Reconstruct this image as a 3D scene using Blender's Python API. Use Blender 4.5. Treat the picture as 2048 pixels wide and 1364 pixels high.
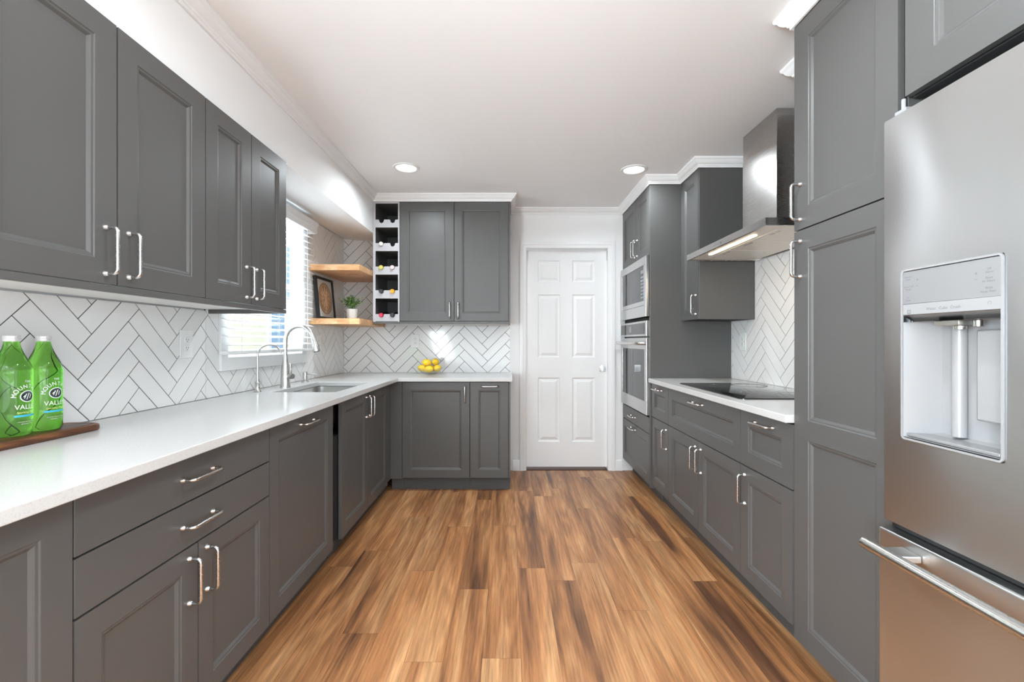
import bpy, bmesh, math, random
from mathutils import Vector, Matrix
R = math.radians
PI = math.pi
for o in list(bpy.data.objects):
    bpy.data.objects.remove(o, do_unlink=True)
C = bpy.context.scene.collection
SC = bpy.context.scene

# ------------------------------------------------------------------ camera, world, lights, exposure
cam_d = bpy.data.cameras.new('camera')
cam = bpy.data.objects.new('camera', cam_d)
C.objects.link(cam)
cam.location = (0, 0, 1.19)
cam.rotation_euler = (R(90), 0, 0)
cam_d.sensor_width = 36
cam_d.lens = 36 * 900 / 2048
cam_d.shift_x = (1024 - 1018) / 2048
cam_d.shift_y = 0.0
cam_d.clip_start = 0.02
SC.camera = cam
SC.view_settings.view_transform = 'Standard'
SC.view_settings.look = 'None'
SC.view_settings.gamma = 1
SC.view_settings.use_curve_mapping = False
SC.view_settings.exposure = 0.2
SC.cycles.max_bounces = 10
SC.cycles.diffuse_bounces = 6
SC.cycles.glossy_bounces = 5
SC.cycles.transmission_bounces = 10
SC.cycles.transparent_max_bounces = 16
SC.cycles.sample_clamp_indirect = 6
SC.cycles.caustics_refractive = False
SC.cycles.caustics_reflective = False

world = bpy.data.worlds.new('sky')
SC.world = world
world.use_nodes = True
wn = world.node_tree
bgn = wn.nodes['Background']
bgn.inputs['Color'].default_value = (0.93, 0.96, 1.0, 1)
bgn.inputs['Strength'].default_value = 1.25


XL0, XR0 = -1.517, 1.65


def area(name, loc, rot, sx, sy, power, col=(1, 1, 1), shape='RECTANGLE', spread=180):
    l = bpy.data.lights.new(name, 'AREA')
    l.shape = shape
    l.size = sx
    l.size_y = sy
    l.energy = power
    l.color = col
    l.spread = R(spread)
    o = bpy.data.objects.new(name, l)
    o.location = loc
    o.rotation_euler = rot
    C.objects.link(o)
    return o


# added fill lamps behind the camera, tilted upwards; daylight from the sink window
DAY = (0.84, 0.942, 1.0)
area('added_fill_rear', (0.0, -2.50, 1.10), (R(90 + 48), 0, 0), 2.5, 1.4, 40, DAY)
area('added_fill_left', (XL0 + 0.02, -1.25, 1.30), (0, R(-90 - 22), 0), 1.1, 1.7, 235, DAY)
area('added_fill_right', (XR0 - 0.02, -1.25, 1.30), (0, R(90 + 20), 0), 1.1, 1.7, 45, DAY)
area('daylight_sink_window_ground', (-2.45, 2.84, 0.45), (0, R(-90 - 50), 0), 0.9, 2.4, 560, DAY)
area('daylight_sink_window_sky', (-3.0, 2.84, 4.3), (0, R(-90 + 48), 0), 1.6, 3.0, 450, DAY)
LAMP_POWER = 7.5
LAMP_COL = (0.86, 0.945, 1.0)

# ------------------------------------------------------------------ materials
MATS = {}


def mat(name, col, rough=0.5, metal=0.0, spec=0.5, trans=0.0, ior=1.45, emit=None, es=0.0, coat=0.0, coat_rough=0.1):
    m = bpy.data.materials.new(name)
    m.use_nodes = True
    b = m.node_tree.nodes['Principled BSDF']
    b.inputs['Base Color'].default_value = (*col, 1)
    b.inputs['Roughness'].default_value = rough
    b.inputs['Metallic'].default_value = metal
    b.inputs['Specular IOR Level'].default_value = spec
    b.inputs['Transmission Weight'].default_value = trans
    b.inputs['IOR'].default_value = ior
    b.inputs['Coat Weight'].default_value = coat
    b.inputs['Coat Roughness'].default_value = coat_rough
    if emit:
        b.inputs['Emission Color'].default_value = (*emit, 1)
        b.inputs['Emission Strength'].default_value = es
    MATS[name] = m
    return m


def nodes_of(m):
    nt = m.node_tree
    return nt, nt.nodes, nt.links, nt.nodes['Principled BSDF']


def add_noise(m, scale=(1, 1, 1), nscale=5, detail=4, to='bump', strength=0.1, dist=0.001, lo=0.0, hi=1.0, distortion=0.0):
    """position-driven noise into bump or roughness"""
    nt, N, L, b = nodes_of(m)
    g = N.new('ShaderNodeNewGeometry')
    mp = N.new('ShaderNodeMapping')
    mp.inputs['Scale'].default_value = scale
    L.new(g.outputs['Position'], mp.inputs['Vector'])
    n = N.new('ShaderNodeTexNoise')
    n.inputs['Scale'].default_value = nscale
    n.inputs['Detail'].default_value = detail
    n.inputs['Distortion'].default_value = distortion
    L.new(mp.outputs[0], n.inputs['Vector'])
    if to == 'bump':
        bp = N.new('ShaderNodeBump')
        bp.inputs['Strength'].default_value = strength
        bp.inputs['Distance'].default_value = dist
        L.new(n.outputs['Fac'], bp.inputs['Height'])
        if b.inputs['Normal'].is_linked:
            prev = b.inputs['Normal'].links[0].from_socket
            L.new(prev, bp.inputs['Normal'])
        L.new(bp.outputs[0], b.inputs['Normal'])
    else:
        mr = N.new('ShaderNodeMapRange')
        mr.inputs['To Min'].default_value = lo
        mr.inputs['To Max'].default_value = hi
        L.new(n.outputs['Fac'], mr.inputs['Value'])
        L.new(mr.outputs[0], b.inputs['Roughness'])
    return m


def srgb(r, g, b):
    f = lambda c: ((c / 255 + 0.055) / 1.055) ** 2.4 if c > 10 else c / 255 / 12.92
    return (f(r), f(g), f(b))


CAB = mat('charcoal_cabinet_paint', (0.0935, 0.0915, 0.0885), 0.38, spec=0.5)
add_noise(CAB, (1, 1, 1), 900, 2, 'bump', 0.05, 0.0004)
KICK = mat('toe_kick_charcoal', (0.075, 0.075, 0.075), 0.55)
DARKGAP = mat('painted_gap_shade', (0.02, 0.02, 0.02), 0.7)  # shade of the gaps between fronts, put into the body colour
WBOX = mat('white_cabinet_underside', (0.80, 0.80, 0.78), 0.4)
RACKG = mat('light_grey_rack_paint', (0.50, 0.50, 0.52), 0.4)
WALL = mat('white_wall_paint', (0.86, 0.86, 0.86), 0.75, spec=0.3)
add_noise(WALL, (1, 1, 1), 220, 3, 'bump', 0.04, 0.0006)
CEIL = mat('white_ceiling_paint', (0.88, 0.88, 0.88), 0.85, spec=0.2)
add_noise(CEIL, (1, 1, 1), 160, 3, 'bump', 0.05, 0.0008)
TRIM = mat('white_semi_gloss_trim', (0.84, 0.84, 0.84), 0.32)
add_noise(TRIM, (1, 1, 1), 60, 2, 'bump', 0.03, 0.0004)
DOORW = mat('white_door_paint', (0.83, 0.83, 0.83), 0.38)
add_noise(DOORW, (60, 60, 4), 8, 3, 'bump', 0.05, 0.0004)
TILE = mat('glossy_white_tile', (0.80, 0.795, 0.785), 0.09, spec=0.6)
add_noise(TILE, (1, 1, 1), 9, 2, 'bump', 0.12, 0.0015)
GROUT = mat('dark_grey_grout', (0.045, 0.043, 0.04), 0.9)
NICKEL = mat('satin_nickel', (0.60, 0.59, 0.575), 0.25, metal=1.0)
add_noise(NICKEL, (1, 1, 1), 300, 2, 'rough', lo=0.2, hi=0.32)
BRUSHNI = mat('brushed_nickel_faucet', (0.60, 0.59, 0.57), 0.28, metal=1.0)
add_noise(BRUSHNI, (20, 20, 400), 4, 2, 'rough', lo=0.22, hi=0.36)
SINKM = mat('sink_steel', (0.55, 0.54, 0.52), 0.3, metal=1.0)
BLACKGL = mat('black_glass', (0.012, 0.012, 0.013), 0.04, spec=0.6)
BLACKP = mat('black_plastic', (0.02, 0.02, 0.02), 0.35)
WPLAST = mat('white_plastic', (0.82, 0.82, 0.81), 0.3)
LGREYP = mat('pale_grey_plastic', (0.30, 0.30, 0.305), 0.3)
SILVP = mat('silver_plastic', (0.27, 0.27, 0.275), 0.3, metal=0.2)
DTEXT = mat('grey_printed_lettering', (0.14, 0.14, 0.14), 0.5)
CHROME = mat('polished_chrome', (0.85, 0.85, 0.85), 0.08, metal=1.0)


def steel(name, col, rough, grain, wav=0.0, anis=0.6):
    m = mat(name, col, rough, metal=1.0)
    nt, N, L, b = nodes_of(m)
    add_noise(m, grain, 1.0, 2, 'rough', lo=rough * 0.95, hi=rough * 1.06)
    if wav:
        add_noise(m, (1, 1.6, 1.1), 2.2, 0, 'bump', 1.0, wav)
    b.inputs['Anisotropic'].default_value = anis
    b.inputs['Anisotropic Rotation'].default_value = 0.25
    t = N.new('ShaderNodeTangent')
    t.direction_type = 'RADIAL'
    t.axis = 'Z'
    L.new(t.outputs[0], b.inputs['Tangent'])
    return m


STEEL = steel('brushed_stainless_fridge', (0.68, 0.69, 0.70), 0.30, (40, 6, 700), wav=0.016, anis=0.9)
STEELA = steel('brushed_stainless_appliance', (0.52, 0.515, 0.51), 0.28, (40, 6, 700), anis=0.5)
STEELH = steel('brushed_stainless_hood', (0.50, 0.485, 0.47), 0.27, (40, 6, 700), wav=0.004, anis=0.6)

COUNTER = mat('white_quartz', (0.79, 0.785, 0.77), 0.16, spec=0.5)
nt, N, L, b = nodes_of(COUNTER)
g = N.new('ShaderNodeNewGeometry')
n = N.new('ShaderNodeTexNoise')
n.inputs['Scale'].default_value = 260
n.inputs['Detail'].default_value = 3
L.new(g.outputs['Position'], n.inputs['Vector'])
cr = N.new('ShaderNodeValToRGB')
cr.color_ramp.elements[0].position = 0.25
cr.color_ramp.elements[0].color = (0.52, 0.517, 0.508, 1)
cr.color_ramp.elements[1].position = 0.5
cr.color_ramp.elements[1].color = (0.60, 0.597, 0.588, 1)
L.new(n.outputs['Fac'], cr.inputs[0])
L.new(cr.outputs[0], b.inputs['Base Color'])


def wood(name, cols, axis_scale, nscale=1.0, rough=0.4, attr=None, bump=0.15, grain_dark=0.6, ring=(0.86, 1.06)):
    """wood with streaks; axis_scale stretches along the grain; attr = per-plank colour attribute"""
    m = mat(name, cols[1], rough)
    nt, N, L, b = nodes_of(m)
    g = N.new('ShaderNodeNewGeometry')
    src = g.outputs['Position']
    if attr:
        at = N.new('ShaderNodeAttribute')
        at.attribute_name = attr
        vm = N.new('ShaderNodeVectorMath')
        vm.operation = 'MULTIPLY_ADD'
        vm.inputs[1].default_value = (37, 53, 11)
        L.new(at.outputs['Color'], vm.inputs[0])
        L.new(src, vm.inputs[2])
        src = vm.outputs[0]
    mp = N.new('ShaderNodeMapping')
    mp.inputs['Scale'].default_value = axis_scale
    L.new(src, mp.inputs['Vector'])
    n1 = N.new('ShaderNodeTexNoise')
    n1.inputs['Scale'].default_value = nscale
    n1.inputs['Detail'].default_value = 3
    n1.inputs['Distortion'].default_value = 0.9
    n1.inputs['Roughness'].default_value = 0.5
    L.new(mp.outputs[0], n1.inputs['Vector'])
    # cathedral rings: bands of a distorted field
    n2 = N.new('ShaderNodeTexNoise')
    n2.inputs['Scale'].default_value = nscale * 0.55
    n2.inputs['Detail'].default_value = 1.5
    n2.inputs['Distortion'].default_value = 0.6
    L.new(mp.outputs[0], n2.inputs['Vector'])
    mul = N.new('ShaderNodeMath')
    mul.operation = 'MULTIPLY'
    mul.inputs[1].default_value = 95
    L.new(n2.outputs['Fac'], mul.inputs[0])
    sn = N.new('ShaderNodeMath')
    sn.operation = 'SINE'
    L.new(mul.outputs[0], sn.inputs[0])
    # fine pores
    mp3 = N.new('ShaderNodeMapping')
    mp3.inputs['Scale'].default_value = tuple(a * (14 if a > 3 else 7) for a in axis_scale)
    L.new(src, mp3.inputs['Vector'])
    n3 = N.new('ShaderNodeTexNoise')
    n3.inputs['Scale'].default_value = nscale
    n3.inputs['Detail'].default_value = 4
    n3.inputs['Roughness'].default_value = 0.65
    L.new(mp3.outputs[0], n3.inputs['Vector'])
    ramp = N.new('ShaderNodeValToRGB')
    els = ramp.color_ramp.elements
    els[0].position = 0.30
    els[0].color = (*cols[0], 1)
    els[1].position = 0.66
    els[1].color = (*cols[2], 1)
    e = els.new(0.47)
    e.color = (*cols[1], 1)
    L.new(n1.outputs['Fac'], ramp.inputs[0])
    mr = N.new('ShaderNodeMapRange')
    mr.inputs['From Min'].default_value = -1
    mr.inputs['From Max'].default_value = 1
    mr.inputs['To Min'].default_value = ring[0]
    mr.inputs['To Max'].default_value = ring[1]
    L.new(sn.outputs[0], mr.inputs['Value'])
    mr3 = N.new('ShaderNodeMapRange')
    mr3.inputs['From Min'].default_value = 0.3
    mr3.inputs['From Max'].default_value = 0.7
    mr3.inputs['To Min'].default_value = grain_dark
    mr3.inputs['To Max'].default_value = 1.18
    L.new(n3.outputs['Fac'], mr3.inputs['Value'])
    m1 = N.new('ShaderNodeMath')
    m1.operation = 'MULTIPLY'
    L.new(mr.outputs[0], m1.inputs[0])
    L.new(mr3.outputs[0], m1.inputs[1])
    fac = m1.outputs[0]
    if attr:
        sep = N.new('ShaderNodeSeparateColor')
        L.new(at.outputs['Color'], sep.inputs[0])
        mr4 = N.new('ShaderNodeMapRange')
        mr4.inputs['To Min'].default_value = 0.84
        mr4.inputs['To Max'].default_value = 1.12
        L.new(sep.outputs[2], mr4.inputs['Value'])
        m2 = N.new('ShaderNodeMath')
        m2.operation = 'MULTIPLY'
        L.new(fac, m2.inputs[0])
        L.new(mr4.outputs[0], m2.inputs[1])
        fac = m2.outputs[0]
    vs = N.new('ShaderNodeVectorMath')
    vs.operation = 'SCALE'
    L.new(ramp.outputs[0], vs.inputs[0])
    L.new(fac, vs.inputs['Scale'])
    L.new(vs.outputs[0], b.inputs['Base Color'])
    bp = N.new('ShaderNodeBump')
    bp.inputs['Strength'].default_value = bump
    bp.inputs['Distance'].default_value = 0.001
    L.new(n3.outputs['Fac'], bp.inputs['Height'])
    L.new(bp.outputs[0], b.inputs['Normal'])
    return m


FLOORM = wood('vinyl_plank_floor', [srgb(100, 66, 46), srgb(176, 120, 76), srgb(208, 156, 108)], (8.0, 0.62, 1), 1.0, 0.36, 'plank', 0.3, 0.60, ring=(0.84, 1.06))
SEAM = mat('plank_seam', srgb(70, 44, 30), 0.6)
SHELFW = wood('butcher_block_oak', [srgb(192, 136, 88), srgb(214, 162, 112), srgb(228, 184, 138)], (3, 20, 20), 1.0, 0.42, 'plank', 0.1, 0.86)
WALNUT = wood('oiled_walnut', [srgb(48, 26, 14), srgb(88, 52, 30), srgb(150, 98, 56)], (16, 1.6, 16), 1.0, 0.4, None, 0.1, 0.75)
GREENGL = mat('green_glass', (0.33, 0.88, 0.13), 0.02, trans=1.0, ior=1.36)


def thin_glass(name, tint, blend):
    """thin clear sheet: passes light straight through, mirrors a little more at grazing angles"""
    m = mat(name, tint, 0.02)
    nt, N, L, b = nodes_of(m)
    tr = N.new('ShaderNodeBsdfTransparent')
    tr.inputs['Color'].default_value = (*tint, 1)
    gl = N.new('ShaderNodeBsdfGlossy')
    gl.inputs['Roughness'].default_value = 0.02
    lw = N.new('ShaderNodeLayerWeight')
    lw.inputs['Blend'].default_value = blend
    mxs = N.new('ShaderNodeMixShader')
    pw = N.new('ShaderNodeMath')
    pw.operation = 'POWER'
    pw.inputs[1].default_value = 3.0
    L.new(lw.outputs['Facing'], pw.inputs[0])
    sc_ = N.new('ShaderNodeMath')
    sc_.operation = 'MULTIPLY_ADD'
    sc_.inputs[1].default_value = 0.55
    sc_.inputs[2].default_value = 0.03
    L.new(pw.outputs[0], sc_.inputs[0])
    L.new(sc_.outputs[0], mxs.inputs[0])
    L.new(tr.outputs[0], mxs.inputs[1])
    L.new(gl.outputs[0], mxs.inputs[2])
    L.new(mxs.outputs[0], N['Material Output'].inputs['Surface'])
    return m


CLEARGL = thin_glass('clear_glass', (0.97, 0.98, 0.98), 0.5)
PANE = thin_glass('window_glass', (0.97, 0.99, 1.0), 0.4)
LEMON = mat('lemon_skin', (0.92, 0.60, 0.03), 0.42)
add_noise(LEMON, (1, 1, 1), 320, 2, 'bump', 0.35, 0.001)
LEMTIP = mat('lemon_tip', (0.62, 0.50, 0.06), 0.6)
POTM = mat('white_ceramic', (0.84, 0.84, 0.83), 0.3)
SOIL = mat('dark_potting_soil', (0.04, 0.028, 0.02), 0.95)
STEMM = mat('green_stem', (0.10, 0.20, 0.05), 0.6)
LEAFM = mat('variegated_leaf', (0.10, 0.26, 0.05), 0.5)
nt, N, L, b = nodes_of(LEAFM)
at = N.new('ShaderNodeAttribute')
at.attribute_name = 'leafcol'
L.new(at.outputs['Color'], b.inputs['Base Color'])
FRAMEB = mat('black_picture_frame', (0.012, 0.012, 0.012), 0.35)
MATBD = mat('pale_grey_mat_board', (0.66, 0.67, 0.64), 0.7)
CARVED = wood('carved_tan_wood', [srgb(172, 138, 108), srgb(200, 166, 134), srgb(216, 188, 158)], (30, 30, 6), 1.0, 0.55, None, 0.1, 0.85)
CARVEDK = mat('dark_scorched_line', srgb(110, 74, 48), 0.7)
CARVEDL = mat('pale_wood_inlay', srgb(214, 178, 142), 0.6)
LAMPM = mat('lit_lamp_lens', (1, 1, 1), 0.5, emit=(1, 0.985, 0.95), es=3.0)
STRIPM = mat('lit_warm_strip', (1, 0.9, 0.75), 0.5, emit=(1.0, 0.80, 0.52), es=9.0)
HOODUN = mat('hood_filter_steel', (0.80, 0.76, 0.70), 0.42, metal=0.3)
LABW = mat('white_bottle_print', (0.85, 0.87, 0.84), 0.5)
LABB = mat('blue_bottle_print', (0.05, 0.42, 0.62), 0.4)
LABY = mat('pale_yellow_print', (0.75, 0.80, 0.30), 0.5)
LABK = mat('dark_engraving_print', (0.04, 0.05, 0.06), 0.5)
CAPM = mat('silver_white_cap', (0.66, 0.64, 0.64), 0.3, metal=0.3)
BLIND = mat('white_faux_wood_slat', (0.83, 0.83, 0.83), 0.4)
CORD = mat('white_cord', (0.75, 0.75, 0.74), 0.7)
WINEGL = mat('dark_wine_glass', (0.012, 0.02, 0.012), 0.06, spec=0.6)
CAPCOL = {
    'white': mat('white_foil', (0.74, 0.74, 0.72), 0.35),
    'yellow': mat('yellow_green_foil', (0.62, 0.60, 0.14), 0.35),
    'pink': mat('white_red_foil', (0.70, 0.58, 0.58), 0.35),
    'black': mat('black_foil', (0.03, 0.03, 0.035), 0.3),
    'orange': mat('orange_foil', (0.85, 0.38, 0.03), 0.35),
    'red': mat('red_foil', (0.55, 0.03, 0.07), 0.35),
}
CREAM = mat('cream_lap_siding', (0.80, 0.78, 0.62), 0.7)
BLUEP = mat('blue_window_pane', (0.16, 0.32, 0.50), 0.15)
GREYP = mat('grey_window_pane', (0.35, 0.38, 0.42), 0.2)
GROUND = mat('pale_concrete_ground', (0.42, 0.42, 0.40), 0.9)
add_noise(GROUND, (1, 1, 1), 6, 4, 'bump', 0.2, 0.01)
nt, N, L, b = nodes_of(CREAM)
g = N.new('ShaderNodeNewGeometry')
sx = N.new('ShaderNodeSeparateXYZ')
L.new(g.outputs['Position'], sx.inputs[0])
mm = N.new('ShaderNodeMath')
mm.operation = 'MULTIPLY'
mm.inputs[1].default_value = 8
L.new(sx.outputs['Z'], mm.inputs[0])
fr = N.new('ShaderNodeMath')
fr.operation = 'FRACT'
L.new(mm.outputs[0], fr.inputs[0])
bp = N.new('ShaderNodeBump')
bp.inputs['Distance'].default_value = 0.02
L.new(fr.outputs[0], bp.inputs['Height'])
L.new(bp.outputs[0], b.inputs['Normal'])


# ------------------------------------------------------------------ mesh helpers
class MB:
    def __init__(s):
        s.v = []
        s.f = []

    def add(s, vs, fs):
        k = len(s.v)
        s.v += [tuple(p) for p in vs]
        s.f += [tuple(i + k for i in f) for f in fs]
        return s

    def box(s, x0, x1, y0, y1, z0, z1):
        vs = [(x0, y0, z0), (x1, y0, z0), (x1, y1, z0), (x0, y1, z0), (x0, y0, z1), (x1, y0, z1), (x1, y1, z1), (x0, y1, z1)]
        return s.add(vs, [(0, 3, 2, 1), (4, 5, 6, 7), (0, 1, 5, 4), (1, 2, 6, 5), (2, 3, 7, 6), (3, 0, 4, 7)])

    def tube(s, pts, rad, seg=12, caps=True):
        pts = [Vector(p) for p in pts]
        if not isinstance(rad, (list, tuple)):
            rad = [rad] * len(pts)
        n = len(pts)
        tang = []
        for i in range(n):
            a = pts[max(i - 1, 0)]
            c = pts[min(i + 1, n - 1)]
            t = (c - a)
            if i > 0 and i < n - 1:
                t = (pts[i] - a).normalized() + (c - pts[i]).normalized()
            tang.append(t.normalized())
        up = Vector((0, 0, 1)) if abs(tang[0].z) < 0.9 else Vector((1, 0, 0))
        nrm = tang[0].cross(up).normalized()
        vs, fs = [], []
        for i in range(n):
            t = tang[i]
            nrm = (nrm - t * nrm.dot(t)).normalized()
            bn = t.cross(nrm)
            for k in range(seg):
                a = 2 * PI * k / seg
                vs.append(pts[i] + (nrm * math.cos(a) + bn * math.sin(a)) * rad[i])
        for i in range(n - 1):
            for k in range(seg):
                k2 = (k + 1) % seg
                fs.append((i * seg + k, i * seg + k2, (i + 1) * seg + k2, (i + 1) * seg + k))
        if caps:
            fs.append(tuple(range(seg))[::-1])
            fs.append(tuple((n - 1) * seg + k for k in range(seg)))
        return s.add(vs, fs)

    def lathe(s, prof, c=(0, 0, 0), seg=32, axis='Z', caps=True):
        """prof: list of (r, h)"""
        vs, fs = [], []
        for r, h in prof:
            for k in range(seg):
                a = 2 * PI * k / seg
                p = (r * math.cos(a), r * math.sin(a), h)
                if axis == 'Y':
                    p = (p[0], h, p[1])
                elif axis == 'X':
                    p = (h, p[0], p[1])
                vs.append((p[0] + c[0], p[1] + c[1], p[2] + c[2]))
        n = len(prof)
        for i in range(n - 1):
            for k in range(seg):
                k2 = (k + 1) % seg
                f = (i * seg + k, i * seg + k2, (i + 1) * seg + k2, (i + 1) * seg + k)
                fs.append(f if axis != 'Y' else f[::-1])
        if caps:
            f = tuple(range(seg))[::-1]
            fs.append(f if axis != 'Y' else f[::-1])
            f = tuple((n - 1) * seg + k for k in range(seg))
            fs.append(f if axis != 'Y' else f[::-1])
        return s.add(vs, fs)

    def sphere(s, c, r, seg=20, rings=12):
        if not isinstance(r, (tuple, list)):
            r = (r, r, r)
        vs, fs = [(c[0], c[1], c[2] - r[2])], []
        for i in range(1, rings):
            a = -PI / 2 + PI * i / rings
            for k in range(seg):
                b_ = 2 * PI * k / seg
                vs.append((c[0] + r[0] * math.cos(a) * math.cos(b_), c[1] + r[1] * math.cos(a) * math.sin(b_), c[2] + r[2] * math.sin(a)))
        vs.append((c[0], c[1], c[2] + r[2]))
        for k in range(seg):
            fs.append((0, 1 + (k + 1) % seg, 1 + k))
            fs.append((len(vs) - 1, 1 + (rings - 2) * seg + k, 1 + (rings - 2) * seg + (k + 1) % seg))
        for i in range(rings - 2):
            for k in range(seg):
                k2 = (k + 1) % seg
                fs.append((1 + i * seg + k, 1 + i * seg + k2, 1 + (i + 1) * seg + k2, 1 + (i + 1) * seg + k))
        return s.add(vs, fs)

    def xf(s, M, start=0):
        for i in range(start, len(s.v)):
            s.v[i] = tuple(M @ Vector(s.v[i]))
        return s


def obj(name, mb, m, parent=None, bevel=0, smooth=True, label=None, seg=2, recalc=False, sangle=35):
    me = bpy.data.meshes.new(name)
    me.from_pydata(mb.v, [], mb.f)
    if recalc:
        bm = bmesh.new()
        bm.from_mesh(me)
        bmesh.ops.recalc_face_normals(bm, faces=bm.faces)
        bm.to_mesh(me)
        bm.free()
    me.update()
    if smooth:
        for p in me.polygons:
            p.use_smooth = True
        me.set_sharp_from_angle(angle=R(sangle))
    for mm_ in (m if isinstance(m, (list, tuple)) else [m]):
        me.materials.append(mm_)
    o = bpy.data.objects.new(name, me)
    C.objects.link(o)
    if parent:
        o.parent = parent
    if bevel:
        bv = o.modifiers.new('bevel', 'BEVEL')
        bv.width = bevel
        bv.segments = seg
        bv.limit_method = 'ANGLE'
        bv.angle_limit = R(40)
    if label:
        o['label'] = label
    return o


def tag(o, label, cat, group=None, kind=None):
    o['label'] = label
    o['category'] = cat
    if group:
        o['group'] = group
    if kind:
        o['kind'] = kind
    return o


def thing(name, label, cat, loc=(0, 0, 0), rz=0, group=None):
    o = bpy.data.objects.new(name, None)
    C.objects.link(o)
    o.location = loc
    o.rotation_euler = (0, 0, rz)
    o.empty_display_size = 0.1
    return tag(o, label, cat, group)


def struct(name, mb, m, parent=None, bevel=0, **kw):
    o = obj(name, mb, m, parent, bevel, **kw)
    if not parent:
        o['kind'] = 'structure'
    return o


FL, FR, FB = R(90), R(-90), 0.0     # facing +X (left run), facing -X (right run), facing the camera (back run)


# ---- cabinet doors, drawers, handles. Local axes: x along the width, y into the cabinet, z up; front faces -y
def ring_front(s, x0, x1, z0, z1, rings, ytop):
    """front surface of nested rectangles: rings = [(inset, dy)] ending in a centre face; dy > 0 goes inward"""
    k0 = len(s.v)
    for ins, dy in rings:
        s.v += [(x0 + ins, ytop + dy, z0 + ins), (x1 - ins, ytop + dy, z0 + ins), (x1 - ins, ytop + dy, z1 - ins), (x0 + ins, ytop + dy, z1 - ins)]
    for i in range(len(rings) - 1):
        for k in range(4):
            k2 = (k + 1) % 4
            a = k0 + i * 4
            s.f.append((a + k, a + k2, a + 4 + k2, a + 4 + k))
    a = k0 + (len(rings) - 1) * 4
    s.f.append((a, a + 1, a + 2, a + 3))
    return k0


def panel_slab(x0, x1, z0, z1, th=0.019, stile=0.064, panels=None, y=0.0):
    """cabinet door with recessed panel(s); front at y = -th"""
    s = MB()
    yt = y - th
    prof = [(0, 0), (0.0025, 0.0025), (0.008, 0.0032), (0.010, 0.0045), (0.016, 0.0095)]
    if panels is None:
        panels = [(x0 + stile, x1 - stile, z0 + stile, z1 - stile)]
    px0, px1 = panels[0][0], panels[0][1]
    zs = [z0]
    for p in sorted(panels, key=lambda q: q[2]):
        zs += [p[2], p[3]]
    zs.append(z1)
    xs = [x0, px0, px1, x1]
    idx = {}
    for i, x in enumerate(xs):
        for j, z in enumerate(zs):
            idx[(i, j)] = len(s.v)
            s.v.append((x, yt, z))
    for i in range(3):
        for j in range(len(zs) - 1):
            if i == 1 and j % 2 == 1:
                continue
            s.f.append((idx[(i, j)], idx[(i + 1, j)], idx[(i + 1, j + 1)], idx[(i, j + 1)]))
    for p in panels:
        ring_front(s, p[0], p[1], p[2], p[3], prof, yt)
    # body: four sides and back
    k = len(s.v)
    s.v += [(x0, yt, z0), (x1, yt, z0), (x1, yt, z1), (x0, yt, z1), (x0, y, z0), (x1, y, z0), (x1, y, z1), (x0, y, z1)]
    s.f += [(k, k + 4, k + 5, k + 1), (k + 1, k + 5, k + 6, k + 2), (k + 2, k + 6, k + 7, k + 3), (k + 3, k + 7, k + 4, k), (k + 4, k + 7, k + 6, k + 5)]
    # merge coincident verts
    m = {}
    remap = []
    nv = []
    for v in s.v:
        key = (round(v[0], 5), round(v[1], 5), round(v[2], 5))
        if key not in m:
            m[key] = len(nv)
            nv.append(v)
        remap.append(m[key])
    s.v = nv
    s.f = [tuple(remap[i] for i in f) for f in s.f]
    return s


def handle_mb(cx, cz, y, vertical=True, cc=0.128, r=0.0052, proj=0.034):
    s = MB()
    h = cc / 2
    rr = 0.013
    path = [(-h, 0), (-h, -(proj - rr))]
    for i in range(1, 5):
        a = i * PI / 8
        path.append((-h + rr * (1 - math.cos(a)), -(proj - rr) - rr * math.sin(a)))
    path += [(p[0] * -1, p[1]) for p in path[::-1]]
    P = lambda t, d: (cx, y + d, cz + t) if vertical else (cx + t, y + d, cz)
    s.tube([P(t, d) for t, d in path], r, 12)
    for sg in (-1, 1):
        s.tube([P(sg * h, 0.0), P(sg * h, -0.003), P(sg * h, -0.010)], [0.0095, 0.0090, r], 14)
    return s


def front(parent, kind, x0, x1, z0, z1, flat=False, handle=None, th=0.019, stile=0.064, panels=None, gap=0.0024):
    a, b_, c, d = x0 + gap, x1 - gap, z0 + gap, z1 - gap
    if flat:
        o = obj(kind, MB().box(a, b_, -th, -0.0002, c, d), CAB, parent, bevel=0.0012, smooth=False)
    else:
        o = obj(kind, panel_slab(a, b_, c, d, th, stile, panels), CAB, parent, bevel=0.0007, smooth=False, seg=1)
    if handle:
        cx, cz, vert = handle
        obj('handle', handle_mb(cx, cz, -th, vert), NICKEL, o)
    return o


def cabinet(label, loc, rz, w, z0, z1, depth, fronts, body_z0=None, body_z1=None, kick=None, group=None, name='base_cabinet', endpanel=None, under=None, rail=None, cat='cabinet'):
    t = thing(name, label, cat, loc, rz, group)
    bz0 = z0 if body_z0 is None else body_z0
    obj('cabinet_body', MB().box(0.0008, w - 0.0008, 0.006, depth, bz0, body_z1 or z1), DARKGAP, t)
    for f in fronts:
        front(t, *f[0], **f[1])
    if kick:
        kz, ky = kick
        obj('toe_kick', MB().box(0.0008, w - 0.0008, ky, ky + 0.015, 0.001, bz0 - 0.001), KICK, t)
    if under is not None:
        obj('underside_panel', MB().box(0.001, w - 0.001, 0.002, depth, bz0 - 0.004, bz0 - 0.0005), under, t, label='white underside board')
    if rail:
        obj('light_rail', MB().box(0.0, w, -0.019, -0.001, rail[0], rail[1]), CAB, t, bevel=0.001, smooth=False)
    if endpanel:
        for (a, b_, c, d, e, f) in endpanel:
            obj('end_panel', MB().box(a, b_, c, d, e, f), CAB, t, bevel=0.001, smooth=False)
    return t


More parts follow.
